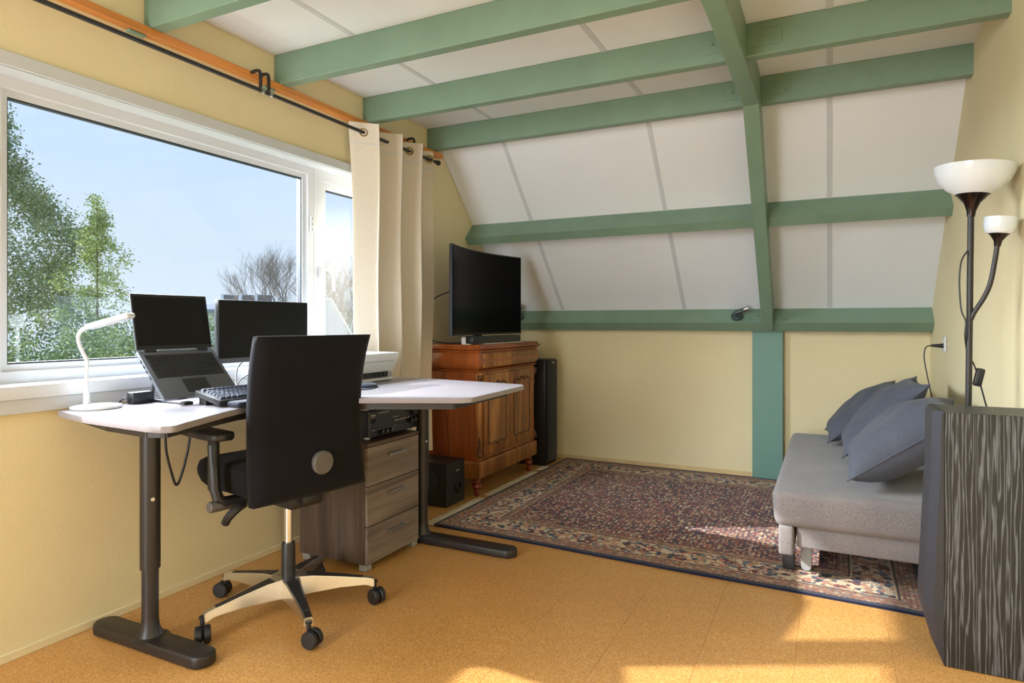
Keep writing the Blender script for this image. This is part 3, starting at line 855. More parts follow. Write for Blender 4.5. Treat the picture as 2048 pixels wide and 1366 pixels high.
wr_ = B().box(-0.036, 0.036, -0.20, 0.20, 0.0, 0.022, 0.0105, 4).obj('wrist_rest', 'navy', loc=(-1.938, 1.86, DZ))
wr_.rotation_euler = (0, 0, R(-4))
tag(wr_, 'dark navy padded wrist rest in front of the keyboard', 'wrist rest')
# white keyboard and mouse at the back of the desk, before the sill
wk = thing('white_keyboard', 'slim white keyboard lying below the monitor', 'keyboard', (-2.16, 2.20, DZ))
B().box(-0.055, 0.055, -0.10, 0.15, 0.0, 0.014, 0.003, 2).obj('keyboard_body', 'white_plastic', wk)
for r in range(4):
    for c in range(12):
        k = keyobj(0.016, 0.017, 0.003, 'white_plastic', wk)
        k.location = (-0.040 + r * 0.022, -0.088 + c * 0.0195, 0.014)
ms = thing('computer_mouse', 'white computer mouse on the desk behind the keyboard', 'mouse', (-2.05, 2.20, DZ), R(-20))
mb = B()
mb.lathe([(0.0, 0.034), (0.014, 0.032), (0.026, 0.022), (0.031, 0.008), (0.031, 0.0), (0, 0)], 24, mtx=Matrix.Diagonal((1.7, 1, 1, 1)))
mb.obj('mouse_body', 'white_plastic', ms, 60)
B().box(-0.05, -0.012, -0.0012, 0.0012, 0.022, 0.031).obj('button_gap', 'grey_plastic', ms, 0)
# mouse pad with a gel cushion
mp = thing('mouse_mat', 'dark navy mouse mat with a raised gel cushion', 'mouse mat', (-2.03, 2.40, DZ), R(14))
B().prism([(0.13 * math.cos(2 * PI * k / 32) * 0.9, 0.11 * math.sin(2 * PI * k / 32)) for k in range(32)], 0.0, 0.004, 0.001, 1).obj('mat', 'navy', mp, 40)
B().lathe([(0.0, 0.024), (0.03, 0.022), (0.045, 0.013), (0.048, 0.004), (0.0, 0.004)], 24, (0.06, 0.03, 0), mtx=Matrix.Diagonal((1, 1.5, 1, 1))).obj('gel_cushion', 'navy', mp, 60)

# printer
PR = thing('printer', 'white inkjet printer with flared lid on the desk by the curtain', 'printer', (-2.245, 2.685, DZ))
pv = []
for z, x0, x1, hy in ((0.0, -0.10, 0.085, 0.185), (0.03, -0.10, 0.10, 0.195), (0.13, -0.10, 0.125, 0.228), (0.142, -0.10, 0.125, 0.232), (0.148, -0.098, 0.12, 0.229)):
    pv.append([(x0, -hy, z), (x1, -hy, z), (x1, hy, z), (x0, hy, z)])
vs = [p for ring in pv for p in ring]
fs = [(0, 3, 2, 1), tuple(len(vs) - 4 + i for i in range(4))]
for i in range(len(pv) - 1):
    for q in range(4):
        fs.append((4 * i + q, 4 * i + (q + 1) % 4, 4 * i + 4 + (q + 1) % 4, 4 * i + 4 + q))
pb = B().raw(vs, fs)
bmesh.ops.bevel(pb.bm, geom=[e for e in pb.bm.edges if abs(e.verts[0].co.z - e.verts[1].co.z) > 0.005], offset=0.008, segments=2, affect='EDGES')
pb.obj('printer_body', 'white_plastic', PR, 30)
B().box(0.117, 0.1235, -0.18, 0.18, 0.1045, 0.106).obj('lid_seam', 'grey_plastic', PR, 0)
sl_ = B()
sl_.box(0.09, 0.108, -0.14, 0.14, 0.022, 0.05)
so_ = sl_.obj('paper_slot', 'black_gloss', PR, 0)
for k in range(7):
    B().box(0.104, 0.112, -0.12 + k * 0.038, -0.107 + k * 0.038, 0.026, 0.046, 0.001, 1).obj('roller', 'black_plastic', so_, 0)
B().box(0.095, 0.116, 0.14, 0.165, 0.024, 0.05, 0.002, 1).obj('slot_guard', 'grey_plastic', PR, 0)
B().box(0.06, 0.118, -0.17, 0.17, 0.004, 0.018, 0.003, 1).obj('paper_tray', 'white_plastic', PR, 0)

# desk lamp
DL = thing('desk_lamp', 'slim white bendable desk lamp on the corner of the desk', 'lamp', (-2.385, 1.435, DZ), R(26))
B().lathe([(0.0, 0.0), (0.078, 0.0), (0.082, 0.004), (0.080, 0.011), (0.06, 0.014), (0, 0.016)], 40).obj('lamp_base', 'white_plastic', DL)
nk = spline([(-0.035, 0, 0.012), (-0.036, 0, 0.08), (-0.036, 0, 0.135), (-0.034, 0, 0.17), (-0.048, 0, 0.20), (-0.062, 0, 0.232), (-0.066, 0, 0.262), (-0.052, 0, 0.285), (-0.022, 0, 0.297)], 7)
B().tube(nk, 0.0075, 12, radii=[0.012 - 0.0055 * min(1, i / 10) for i in range(len(nk))]).obj('gooseneck', 'white_plastic', DL)
hx = Vector((math.cos(R(16)), 0, math.sin(R(16))))
hm = Matrix.Translation((-0.03, 0, 0.293)) @ Matrix.Rotation(-R(16), 4, 'Y')
hb = B().box(0.0, 0.165, -0.026, 0.026, -0.009, 0.010, 0.008, 4, mtx=hm)
hb.obj('lamp_head', 'white_plastic', DL, 50)
B().box(0.02, 0.155, -0.015, 0.015, -0.0108, -0.0095, mtx=hm).obj('led_panel', 'strip', DL, 0)
# cable hanging under the desk
cb = B().tube(spline([(-2.33, 1.66, 0.812), (-2.33, 1.665, 0.75), (-2.33, 1.67, 0.65), (-2.33, 1.695, 0.55), (-2.33, 1.715, 0.505), (-2.33, 1.74, 0.55), (-2.33, 1.77, 0.66), (-2.33, 1.785, 0.812)], 8), 0.005, 8)
cbo = cb.obj('usb_cable', 'black_plastic')
tag(cbo, 'black cable looping down under the desk edge', 'cable')
B().box(-2.337, -2.323, 1.659, 1.673, 0.70, 0.735, 0.002, 1).obj('plug', 'black_plastic', cbo)

# ------------------------------------------------------------------ curtain rod and curtain
RX, RZ = -2.395, 2.24
rod = thing('curtain_rod', 'long black curtain rod above the window', 'curtain rod', (RX, 2.0, RZ))
B().cyl((0, -3.6, 0), (0, 1.70, 0), 0.0095, 14).obj('rod', 'black_metal', rod)
B().lathe([(0.0095, 0), (0.012, 0.004), (0.012, 0.012), (0.009, 0.016), (0.016, 0.028), (0.017, 0.045), (0.010, 0.058), (0, 0.06)], 16, mtx=Matrix.Translation((0, 1.69, 0)) @ Matrix.Rotation(R(-90), 4, 'X')).obj('finial', 'black_metal', rod)
for y in (0.205, 0.255, 1.46):
    k = B()
    k.tube(spline([(XL - RX + 0.04, y, 0.098), (-0.04, y, 0.102), (-0.014, y, 0.094), (-0.009, y, 0.06), (-0.010, y, 0.012)], 5), 0.008, 8)
    k.obj('bracket', 'black_metal', rod)
    B().lathe([(0.013, -0.008), (0.013, 0.008)], 14, mtx=Matrix.Translation((0, y, 0)) @ Matrix.Rotation(R(90), 4, 'X')).obj('bracket_ring', 'steel' if y < 1 else 'black_metal', rod)

cur = thing('curtain', 'cream eyelet curtain hanging beside the window', 'curtain', (RX, 3.27, 0))
CY0, CY1, CZ0, CZ1 = -0.385, 0.362, 0.30, 2.295
def cur_pt(u, v):
    # u along the rod, v from top to bottom
    z = CZ1 + (CZ0 - CZ1) * v
    ph = u * 2 * PI * 3.29 - 1.52
    sq = math.sin(ph)
    amp = 0.064 * (1 - 0.30 * min(1, v * 1.4))
    x = amp * (sq + 0.06 * math.sin(3 * ph)) + 0.008 * math.sin(9 * v + 4 * u)
    y = CY0 + (CY1 - CY0) * u + 0.022 * math.sin(2 * ph) + (0.035 * math.sin(v * PI * 0.9) * (1 - u) ** 2) + 0.012 * v * math.sin(5 * u)
    return Vector((x, y, z))
cb_ = B().grid(cur_pt, 150, 40, 0.0025)
cb_.obj('cloth', 'curtain', cur, 80)
B().grid(lambda u, v: cur_pt(u, 0.058 + v * 0.0025) + Vector((0.003, 0, 0)), 150, 1, 0.0006).obj('header_seam', 'strip', cur, 80)
vr = (CZ1 - RZ) / (CZ1 - CZ0)
us = [(k * PI + 1.52) / (2 * PI * 3.29) for k in range(0, 8)]
for u in us:
    if not 0.01 < u < 0.995: continue
    p = cur_pt(u, vr); d = (cur_pt(u + 0.01, vr) - cur_pt(u - 0.01, vr)).normalized()
    nrm = Vector((d.y, -d.x, 0)).normalized()
    ring = B()
    q = nrm.to_track_quat('Z', 'Y').to_matrix().to_4x4()
    prof = [(0.021 + 0.006 * math.cos(a), 0.004 * math.sin(a)) for a in [2 * PI * k / 10 for k in range(11)]]
    ring.lathe(prof, 22, mtx=Matrix.Translation((0, p.y, RZ)) @ q, cap=False)
    ring.obj('eyelet', 'brass', cur)

# ------------------------------------------------------------------ antique cabinet
M['walnut'] = wood('walnut_veneer', (104, 58, 22), (204, 140, 72), 'z', 30, 0.42, 0.15, 7, mid=(162, 102, 46), dist=8)
M['walnut_red'] = wood('polished_mahogany', (124, 58, 22), (186, 100, 44), 'z', 30, 0.30, 0.4, 9, mid=(156, 78, 30))
M['walnut_dark'] = plain('dark_walnut_moulding', (98, 58, 28), 0.35, var=0.15, vscale=30)
M['leg_red'] = wood('red_stained_leg', (96, 34, 20), (140, 58, 36), 'z', 30, 0.3, 0.3, 6)
AC = thing('antique_cabinet', 'antique walnut cabinet with two panelled doors and turned legs', 'cabinet', (-2.28, 4.155, 0))
xb = -0.212
def ring_loft(prof, y0, y1, xf):
    """rectangular mouldings stacked along z; (outset, z)"""
    vs = []
    for o, z in prof: vs += [(xb, y0 - o, z), (xf + o, y0 - o, z), (xf + o, y1 + o, z), (xb, y1 + o, z)]
    n = len(prof)
    fs = [(0, 3, 2, 1), tuple(4 * n - 4 + i for i in range(4))]
    for i in range(n - 1):
        for q in range(4):
            fs.append((4 * i + q, 4 * i + (q + 1) % 4, 4 * i + 4 + (q + 1) % 4, 4 * i + 4 + q))
    return B().raw(vs, fs)
Y0, Y1, XFc = -0.445, 0.435, 0.205
ring_loft([(0.0, 0.235), (0.0, 0.825)], Y0, Y1, XFc).obj('carcass', 'walnut_red', AC, 0)
ring_loft([(0.02, 0.125), (0.022, 0.13), (0.022, 0.222), (0.016, 0.232), (0.0, 0.237)], Y0, Y1, XFc).obj('plinth', 'walnut', AC, 30)
frp = [(0.004, 0.822), (0.018, 0.828), (0.02, 0.834)]
for k in range(11):
    t_ = k / 10
    frp.append((0.004 + 0.030 * math.sin(t_ * PI) ** 0.8 * (1 - 0.35 * t_) + 0.012 * t_, 0.836 + 0.118 * t_))
frp += [(0.024, 0.957), (0.028, 0.966)]
fz_ = ring_loft(frp, Y0, Y1, XFc).obj('frieze', 'walnut_red', AC, 40)
B().box(XFc + 0.026, XFc + 0.034, Y0 + 0.02, Y1 - 0.02, 0.852, 0.945, 0.003, 2).obj('drawer_front', 'walnut', fz_, 30)
B().cyl((XFc + 0.033, -0.0, 0.918), (XFc + 0.0355, 0.0, 0.918), 0.006, 12).obj('keyhole', 'black_gloss', fz_)
ring_loft([(0.018, 0.966), (0.034, 0.970), (0.044, 0.980), (0.044, 0.986), (0.030, 0.990), (0.026, 1.004), (0.022, 1.006)], Y0, Y1, XFc).obj('top', 'walnut_red', AC, 40)
B().box(XFc - 0.006, XFc + 0.004, Y0 + 0.05, Y1 - 0.05, 0.24, 0.82, 0.001, 1).obj('face_frame', 'walnut', AC, 0)
def door(y0, y1, mirror):
    d = B().box(XFc + 0.004, XFc + 0.018, y0, y1, 0.262, 0.802, 0.003, 2).obj('door', 'walnut', AC, 30)
    w = y1 - y0
    cy = (y0 + y1) / 2
    # raised panel with a cyma-shaped outline
    oi = []
    hw, z0, z1 = w / 2 - 0.055, 0.318, 0.752
    pts = [(-hw, z0 + 0.03), (-hw * 0.7, z0 + 0.012), (-hw * 0.25, z0 + 0.022), (0, z0 + 0.006), (hw * 0.25, z0 + 0.022), (hw * 0.7, z0 + 0.012), (hw, z0 + 0.03), (hw * 0.93, z0 + 0.07),
           (hw, z0 + 0.12), (hw * 0.97, (z0 + z1) / 2), (hw, z1 - 0.12), (hw * 0.93, z1 - 0.07), (hw, z1 - 0.03), (hw * 0.7, z1 - 0.010), (hw * 0.25, z1 - 0.022), (0, z1), (-hw * 0.25, z1 - 0.022), (-hw * 0.7, z1 - 0.010),
           (-hw, z1 - 0.03), (-hw * 0.93, z1 - 0.07), (-hw, z1 - 0.12), (-hw * 0.97, (z0 + z1) / 2), (-hw, z0 + 0.12), (-hw * 0.93, z0 + 0.07)]
    sp_ = spline([(0, cy + a, b) for a, b in pts + [pts[0]]], 3)[:-1]
    B().prism([(p.y, p.z) for p in sp_], XFc + 0.017, XFc + 0.021, 0.002, 1, mtx=Matrix(((0, 0, 1, 0), (1, 0, 0, 0), (0, 1, 0, 0), (0, 0, 0, 1)))).obj('panel', 'walnut', d, 40)
    loop = [Vector((XFc + 0.020, p.y, p.z)) for p in sp_]
    B().tube(loop + [loop[0]], 0.007, 6).obj('panel_moulding', 'walnut_dark', d, 60)
    return d
door(Y0 + 0.055, (Y0 + Y1) / 2 - 0.004, 1)
d2 = door((Y0 + Y1) / 2 + 0.004, Y1 - 0.055, -1)
# canted corners with carved scrolls
for yc in (Y0 + 0.018, Y1 - 0.018):
    cc = B().box(-0.012, 0.012, -0.02, 0.02, 0.24, 0.82, 0.005, 2, mtx=Matrix.Translation((XFc - 0.004, yc, 0)) @ Matrix.Rotation(R(-45 if yc < 0 else 45), 4, 'Z'))
    co = cc.obj('corner_pilaster', 'walnut', AC, 40)
    for zc, s in ((0.785, -1), (0.275, 1)):
        sc_ = B()
        nrm = Vector((0.7, -0.7 if yc < 0 else 0.7, 0))
        for k in range(6):
            r_ = 0.019 - 0.0024 * k
            p = Vector((XFc - 0.002, yc, zc + s * 0.022 * k)) + nrm * (0.016 + 0.006 * math.cos(k * 1.3) - 0.001 * k)
            sc_.lathe([(r_ * math.sin(a), r_ * 1.1 * math.cos(a)) for a in [PI * i / 6 for i in range(7)]], 8, tuple(p))
        sc_.obj('carved_scroll', 'walnut_dark', co, 60)
# crack in the side board
cr = [(-0.062, 0.70), (-0.064, 0.63), (-0.058, 0.58), (-0.048, 0.53), (-0.035, 0.49), (-0.033, 0.44), (-0.024, 0.38), (-0.022, 0.30), (-0.022, 0.24)]
B().tube([(x, Y0 - 0.0002, z) for x, z in cr], 0.0018, 5).obj('crack', 'black_plastic', AC, 0)
B().box(-0.064, -0.0625, Y0 - 0.0006, Y0 + 0.001, 0.70, 0.822).obj('board_joint', 'black_plastic', AC, 0)
for yl in (Y0 + 0.03, Y1 - 0.03):
    for xl in (XFc - 0.025, xb + 0.04):
        B().lathe([(0.0, 0.001), (0.016, 0.001), (0.017, 0.02), (0.022, 0.03), (0.016, 0.038), (0.024, 0.05), (0.034, 0.066), (0.032, 0.078), (0.020, 0.088), (0.026, 0.098), (0.022, 0.108), (0.030, 0.118), (0.030, 0.127)], 20, (xl, yl, 0)).obj('leg', 'leg_red', AC)

# television, soundbar and box on the cabinet
TV = thing('television', 'curved black television standing on the antique cabinet', 'television', (-2.17, 3.917, 1.006))
def tvx(t): return 0.075 * t * t
def tv_slab(hw, z0, z1, x0, x1, n=24):
    vs, fs = [], []
    for i in range(n + 1):
        t_ = 2 * i / n - 1
        for xx, z in ((x0, z0), (x1, z0), (x1, z1), (x0, z1)): vs.append((tvx(t_) + xx, hw * t_, z))
    for i in range(n):
        for q in range(4): fs.append((4 * i + q, 4 * i + (q + 1) % 4, 4 * i + 4 + (q + 1) % 4, 4 * i + 4 + q))
    fs += [(0, 3, 2, 1), tuple(4 * n + q for q in range(4))]
    return B().raw(vs, fs)
tv_slab(0.495, 0.062, 0.637, -0.022, 0.0).obj('housing', 'black_plastic', TV, 30)
M['tv_screen'] = plain('black_tv_glass', (1, 1, 1), 0.25, var=0, spec=0.06)
tv_slab(0.485, 0.075, 0.628, 0.0, 0.0015).obj('screen', 'tv_screen', TV, 30)
B().box(-0.035, -0.015, -0.05, 0.05, 0.008, 0.10, 0.003, 1).obj('neck', 'black_plastic', TV, 0)
B().box(-0.11, 0.005, -0.22, 0.22, 0.0, 0.010, 0.003, 1).obj('foot', 'black_plastic', TV, 0)
sbm = thing('mounting_board', 'thin pale board under the soundbar', 'board', (-2.10, 4.06, 1.006))
B().box(-0.045, 0.035, -0.27, 0.30, 0.0, 0.006, 0.001, 1).obj('board', 'white_plastic', sbm, 0)
SB = thing('soundbar', 'black soundbar lying below the television screen', 'soundbar', (-2.10, 4.0, 1.012))
B().box(-0.03, 0.03, -0.36, 0.36, 0.0, 0.050, 0.008, 3).obj('soundbar_body', 'black_plastic', SB)
B().box(0.029, 0.0315, 0.02, 0.15, 0.014, 0.038, 0.001, 1).obj('display_plate', 'rail', SB, 0)
st = thing('white_device_box', 'small white device box wedged at the television edge', 'box', (-2.12, 3.595 + 0.10, 1.006))
B().box(-0.045, 0.02, -0.05, -0.012, 0.0, 0.05, 0.008, 3).obj('box_body', 'white_plastic', st)
tvc = B().tube(spline([(-2.30, 3.72, 1.010), (-2.42, 3.70, 1.03), (-2.47, 3.70, 1.10), (-2.475, 3.72, 1.20), (-2.44, 3.72, 1.30), (-2.36, 3.80, 1.36), (-2.235, 3.84, 1.38)], 8), 0.004, 6).obj('television_cable', 'black_plastic')
tag(tvc, 'thin black cable hanging behind the television', 'cable')

# ------------------------------------------------------------------ loudspeakers
M['spk_black'] = plain('matt_black_vinyl', (22, 21, 21), 0.5, var=0.08, vscale=40, bmp=0.05, bscale=300)
M['grille'] = cloth('black_speaker_cloth', (14, 14, 15), (24, 24, 25), 900)
TS = thing('tower_speaker', 'slim black tower loudspeaker in the corner by the cabinet', 'loudspeaker', (-2.17, 4.868, 0))
B().box(-0.135, 0.13, -0.11, 0.11, 0.001, 0.853, 0.006, 2).obj('enclosure', 'spk_black', TS)
B().box(0.130, 0.142, -0.106, 0.106, 0.03, 0.848, 0.004, 2).obj('grille', 'grille', TS)
fm = Matrix(((0, 0, 1, 0.1422), (1, 0, 0, 0), (0, 1, 0, 0), (0, 0, 0, 1)))
text('lettering', 'SONY', 0.020, 'mark', TS, fm @ Matrix.Translation((0.02, 0.825, 0)))
SW = thing('subwoofer', 'black cube subwoofer on the floor beside the antique cabinet', 'subwoofer', (-2.29, 3.515, 0))
B().box(-0.15, 0.165, -0.108, 0.108, 0.004, 0.272, 0.002, 1).obj('enclosure', 'spk_black', SW, 0)
fm = Matrix(((0, 0, 1, 0.1652), (1, 0, 0, 0), (0, 1, 0, 0), (0, 0, 0, 1)))
text('lettering', 'PHILIPS', 0.012, 'mark', SW, fm @ Matrix.Translation((0.02, 0.212, 0)))
B().lathe([(0.022, 0.0), (0.030, 0.0), (0.034, 0.006), (0.030, 0.009), (0.024, 0.004), (0.022, -0.02), (0.0, -0.02)], 26, mtx=Matrix.Translation((0.165, 0.022, 0.105)) @ Matrix.Rotation(R(90), 4, 'Y'), cap=False).obj('bass_port', 'black_gloss', SW)
B().lathe([(0.0, 0.012), (0.03, 0.010), (0.04, 0.002), (0.078, 0.008), (0.088, 0.008), (0.092, 0.0)], 32, mtx=Matrix.Translation((0.0, -0.108, 0.145)) @ Matrix.Rotation(R(90), 4, 'X')).obj('driver', 'black_plastic', SW)
for sx in (-0.12, 0.13):
    for s in (-0.085, 0.085): B().cyl((sx, s, 0.0005), (sx, s, 0.006), 0.012, 12).obj('foot', 'black_plastic', SW)

def black_ash():
    m, nt, b = base_mat('black_ash_veneer')
    v = coords(nt, (1, 1, 0.045))
    w = N(nt, 'ShaderNodeTexWave', Scale=24, Distortion=14, Detail=3)
    w.inputs['Detail Scale'].default_value = 2.2
    w.bands_direction = 'X'
    nt.links.new(v, w.inputs[0])
    n2 = N(nt, 'ShaderNodeTexNoise', Scale=190, Detail=3); nt.links.new(v, n2.inputs[0])
    f = mth(nt, 'MULTIPLY', w.outputs['Fac'], mth(nt, 'ADD', mth(nt, 'MULTIPLY', n2.outputs[0], 0.5), 0.6))
    nt.links.new(ramp(nt, f, [(0.40, lin((27, 26, 27))), (0.62, lin((54, 55, 59))), (0.88, lin((98, 100, 106)))]), b.inputs['Base Color'])
    b.inputs['Roughness'].default_value = 0.45
    bump(nt, b, f, 0.25, 0.001)
    return m
M['ash'] = black_ash()
M['baffle'] = plain('matt_black_baffle', (44, 44, 50), 0.6, var=0.1, vscale=60, bmp=0.08, bscale=250)
FS = thing('floor_loudspeaker', 'large black ash floor loudspeaker in front of the sofa', 'loudspeaker', (0.48, 2.70, 0))
B().box(-0.136, 0.135, -0.125, 0.125, 0.002, 0.85, 0.002, 1).obj('enclosure', 'ash', FS, 0)
bf = [(-0.136, 0.004), (-0.168, 0.075), (-0.190, 0.16), (-0.190, 0.20), (-0.178, 0.45), (-0.168, 0.66), (-0.166, 0.835), (-0.160, 0.852), (-0.136, 0.853)]
vs, fs = [], []
hys = [(-0.125, -0.136), (-0.085, None), (0.085, None), (0.125, -0.136)]
for y, lim in hys:
    for x, z in bf: vs.append((x if lim is None else max(x + 0.022, -0.165) if x < -0.137 else x, y, z))
nb = len(bf)
for i in range(3):
    for k in range(nb - 1): fs.append((nb * i + k, nb * i + k + 1, nb * (i + 1) + k + 1, nb * (i + 1) + k))
    fs.append((nb * i + nb - 1, nb * i, nb * (i + 1), nb * (i + 1) + nb - 1))
fs += [tuple(range(nb - 1, -1, -1)), tuple(nb * 3 + k for k in range(nb))]
B().raw(vs, fs).obj('front_baffle', 'baffle', FS, 25)
# ------------------------------------------------------------------ rug
def rug_mat():
    m, nt, b = base_mat('persian_rug_pile')
    uv = N(nt, 'ShaderNodeUVMap'); uv.uv_map = 'rug'
    sp = N(nt, 'ShaderNodeSeparateXYZ'); nt.links.new(uv.outputs[0], sp.inputs[0])
    ux, uy = sp.outputs[0], sp.outputs[1]
    LX, LY = 2.40, 2.04
    dx = mth(nt, 'SUBTRACT', LX / 2, mth(nt, 'ABSOLUTE', mth(nt, 'SUBTRACT', ux, LX / 2)))
    dy = mth(nt, 'SUBTRACT', LY / 2, mth(nt, 'ABSOLUTE', mth(nt, 'SUBTRACT', uy, LY / 2)))
    d = mth(nt, 'MINIMUM', dx, dy)
    def vor(scale, stops, sx=1, sy=1, rnd=1.0, feat='F1'):
        mp = N(nt, 'ShaderNodeMapping'); mp.inputs['Scale'].default_value = (sx, sy, 1)
        nt.links.new(uv.outputs[0], mp.inputs[0])
        v = N(nt, 'ShaderNodeTexVoronoi', Scale=scale, Randomness=rnd, feature=feat)
        nt.links.new(mp.outputs[0], v.inputs[0])
        s = N(nt, 'ShaderNodeSeparateColor'); nt.links.new(v.outputs['Color'], s.inputs[0])
        return ramp(nt, s.outputs[0], stops, 'CONSTANT'), v.outputs['Distance']
    cream, tan, rust, dred, navy, blue, black, rose = [lin(c) for c in ((202, 180, 150), (158, 122, 94), (146, 64, 52), (98, 36, 38), (34, 38, 64), (88, 104, 118), (28, 25, 28), (178, 124, 102))]
    # field: rows of small boteh figures on dark red and navy
    fc, fd = vor(80, [(0, dred), (0.22, navy), (0.40, tan), (0.56, rust), (0.68, cream), (0.80, black), (0.90, rose)], 1.0, 0.62, 0.55)
    n = N(nt, 'ShaderNodeTexNoise', Scale=2.2, Detail=2); nt.links.new(uv.outputs[0], n.inputs[0])
    fld = mixc(nt, ramp(nt, n.outputs[0], [(0.38, (0, 0, 0, 1)), (0.62, (0.22,) * 3 + (1,))]), fc, rose)
    w = N(nt, 'ShaderNodeTexWave', Scale=13, Distortion=0.6, Detail=1); w.bands_direction = 'X'
    nt.links.new(uv.outputs[0], w.inputs[0])
    fld = mixc(nt, ramp(nt, w.outputs['Fac'], [(0.55, (0, 0, 0, 1)), (0.8, (0.5,) * 3 + (1,))]), fld, navy)
    # main border: larger flowers over a cream ground
    bc, bd = vor(15, [(0, rust), (0.16, cream), (0.44, blue), (0.56, rose), (0.74, tan), (0.9, dred)], 1, 1, 0.9)
    bc2, bd2 = vor(44, [(0, cream), (0.3, tan), (0.45, navy), (0.56, rose), (0.72, blue), (0.86, dred)], 1, 1, 1)
    main = mixc(nt, ramp(nt, bd, [(0.26, (0, 0, 0, 1)), (0.34, (1, 1, 1, 1))]), bc, bc2)
    ring = ramp(nt, bd, [(0.13, (0, 0, 0, 1)), (0.15, (1, 1, 1, 1)), (0.19, (1, 1, 1, 1)), (0.21, (0, 0, 0, 1))])
    main = mixc(nt, ring, main, black)
    gc, gd = vor(70, [(0, tan), (0.3, rust), (0.5, cream), (0.66, dred), (0.82, blue)], 1, 1, 0.4)
    guard = mixc(nt, 0.45, gc, tan)
    wl_ = N(nt, 'ShaderNodeMath', operation='SINE'); nt.links.new(mth(nt, 'MULTIPLY', d, 330), wl_.inputs[0])
    guard = mixc(nt, ramp(nt, wl_.outputs[0], [(0.80, (0, 0, 0, 1)), (0.9, (0.75,) * 3 + (1,))]), guard, dred)
    def gate(a, c, base, over):
        f = mth(nt, 'MULTIPLY', mth(nt, 'GREATER_THAN', d, a), mth(nt, 'LESS_THAN', d, c))
        return mixc(nt, f, base, over)
    col = gate(0.0, 0.34, fld, guard)
    col = gate(0.115, 0.275, col, main)
    for a, c, cc in ((0.10, 0.106, black), (0.11, 0.116, cream), (0.275, 0.281, cream), (0.284, 0.29, black), (0.335, 0.343, dred)):
        rgb = N(nt, 'ShaderNodeRGB'); rgb.outputs[0].default_value = cc
        col = gate(a, c, col, rgb.outputs[0])
    rgb = N(nt, 'ShaderNodeRGB'); rgb.outputs[0].default_value = lin((30, 34, 58))
    zig = mth(nt, 'MULTIPLY', mth(nt, 'PINGPONG', mth(nt, 'ADD', ux, uy), 0.011), 0.7)
    f = mth(nt, 'LESS_THAN', mth(nt, 'ADD', dy, zig), 0.034)
    col = mixc(nt, f, col, rgb.outputs[0])
    f2 = mth(nt, 'LESS_THAN', dx, 0.018)
    col = mixc(nt, f2, col, rgb.outputs[0])
    nt.links.new(col, b.inputs['Base Color'])
    b.inputs['Roughness'].default_value = 0.95
    b.inputs['Sheen Weight'].default_value = 0.15
    b.inputs['Specular IOR Level'].default_value = 0.1
    nz = N(nt, 'ShaderNodeTexNoise', Scale=500, Detail=2); nt.links.new(uv.outputs[0], nz.inputs[0])
    bump(nt, b, nz.outputs[0], 0.5, 0.003)
    return m
M['rug'] = rug_mat()
RUG = thing('persian_rug', 'patterned red and navy Persian rug with cream fringe', 'rug', (-2.01, 3.08, 0))
NL, NR, FRc, FLc = Vector((-2.01, 3.08)), Vector((0.36, 2.968)), Vector((0.385, 5.04)), Vector((-1.985, 5.085))
def rug_xy(u, v):
    p = (NL * (1 - u) + NR * u) * (1 - v) + (FLc * (1 - u) + FRc * u) * v
    return p.x + 2.01, p.y - 3.08 + 0.004 * math.sin(u * 9) * (1 - v)
rb = bmesh.new()
nu, nv = 60, 50
tops = [[rb.verts.new((*rug_xy(i / nu, j / nv), 0.011 + 0.0012 * math.sin(i * 0.7) * math.cos(j * 0.9))) for j in range(nv + 1)] for i in range(nu + 1)]
lay = rb.loops.layers.uv.new('rug')
def uvset(f, ij):
    for l, (i, j) in zip(f.loops, ij): l[lay].uv = (2.40 * i / nu, 2.04 * j / nv)
for i in range(nu):
    for j in range(nv):
        ij = ((i, j), (i + 1, j), (i + 1, j + 1), (i, j + 1))
        uvset(rb.faces.new([tops[a][c] for a, c in ij]), ij)
border = [(i, 0) for i in range(nu)] + [(nu, j) for j in range(nv)] + [(i, nv) for i in range(nu, 0, -1)] + [(0, j) for j in range(nv, 0, -1)]
low = {}
for i, j in border:
    x, y = rug_xy(i / nu, j / nv); low[(i, j)] = rb.verts.new((x, y, 0.001))
for k in range(len(border)):
    a, c = border[k], border[(k + 1) % len(border)]
    uvset(rb.faces.new((tops[a[0]][a[1]], low[a], low[c], tops[c[0]][c[1]])), (a, a, c, c))
bmesh.ops.recalc_face_normals(rb, faces=rb.faces[:])
bx_ = B(); bx_.bm.free(); bx_.bm = rb
bx_.obj('pile', 'rug', RUG, 40)
M['fringe'] = plain('cream_fringe_cotton', (218, 208, 188), 0.9)
fr_b = B()
rnd = random.Random(3)
fvs, ffs = [], []
for k in range(520):
    v = k / 520
    x, y = rug_xy(0, v)
    if y + 3.08 > 4.745 or abs(y + 3.08 - 3.74) < 0.045 or abs(y + 3.08 - 4.56) < 0.045: continue
    L = 0.075 + rnd.uniform(-0.022, 0.012); sk = rnd.uniform(-0.025, 0.025)
    w = 0.0036
    i0 = len(fvs)
    zz = rnd.uniform(0.003, 0.007)
    fvs += [(x + 0.004, y - w, 0.004), (x + 0.004, y + w, 0.004), (x + 0.004, y, 0.010), (x - L * 0.6, y + sk * 0.5 - w, 0.002), (x - L * 0.6, y + sk * 0.5 + w, 0.002), (x - L * 0.6, y + sk * 0.5, zz + 0.003), (x - L, y + sk, 0.002)]
    ffs += [tuple(i0 + q for q in f) for f in ((0, 1, 4, 3), (1, 2, 5, 4), (2, 0, 3, 5), (3, 4, 6), (4, 5, 6), (5, 3, 6), (0, 2, 1))]
fo = fr_b.raw(fvs, ffs).obj('fringe', 'fringe', RUG, 0)
fo['kind'] = 'stuff'

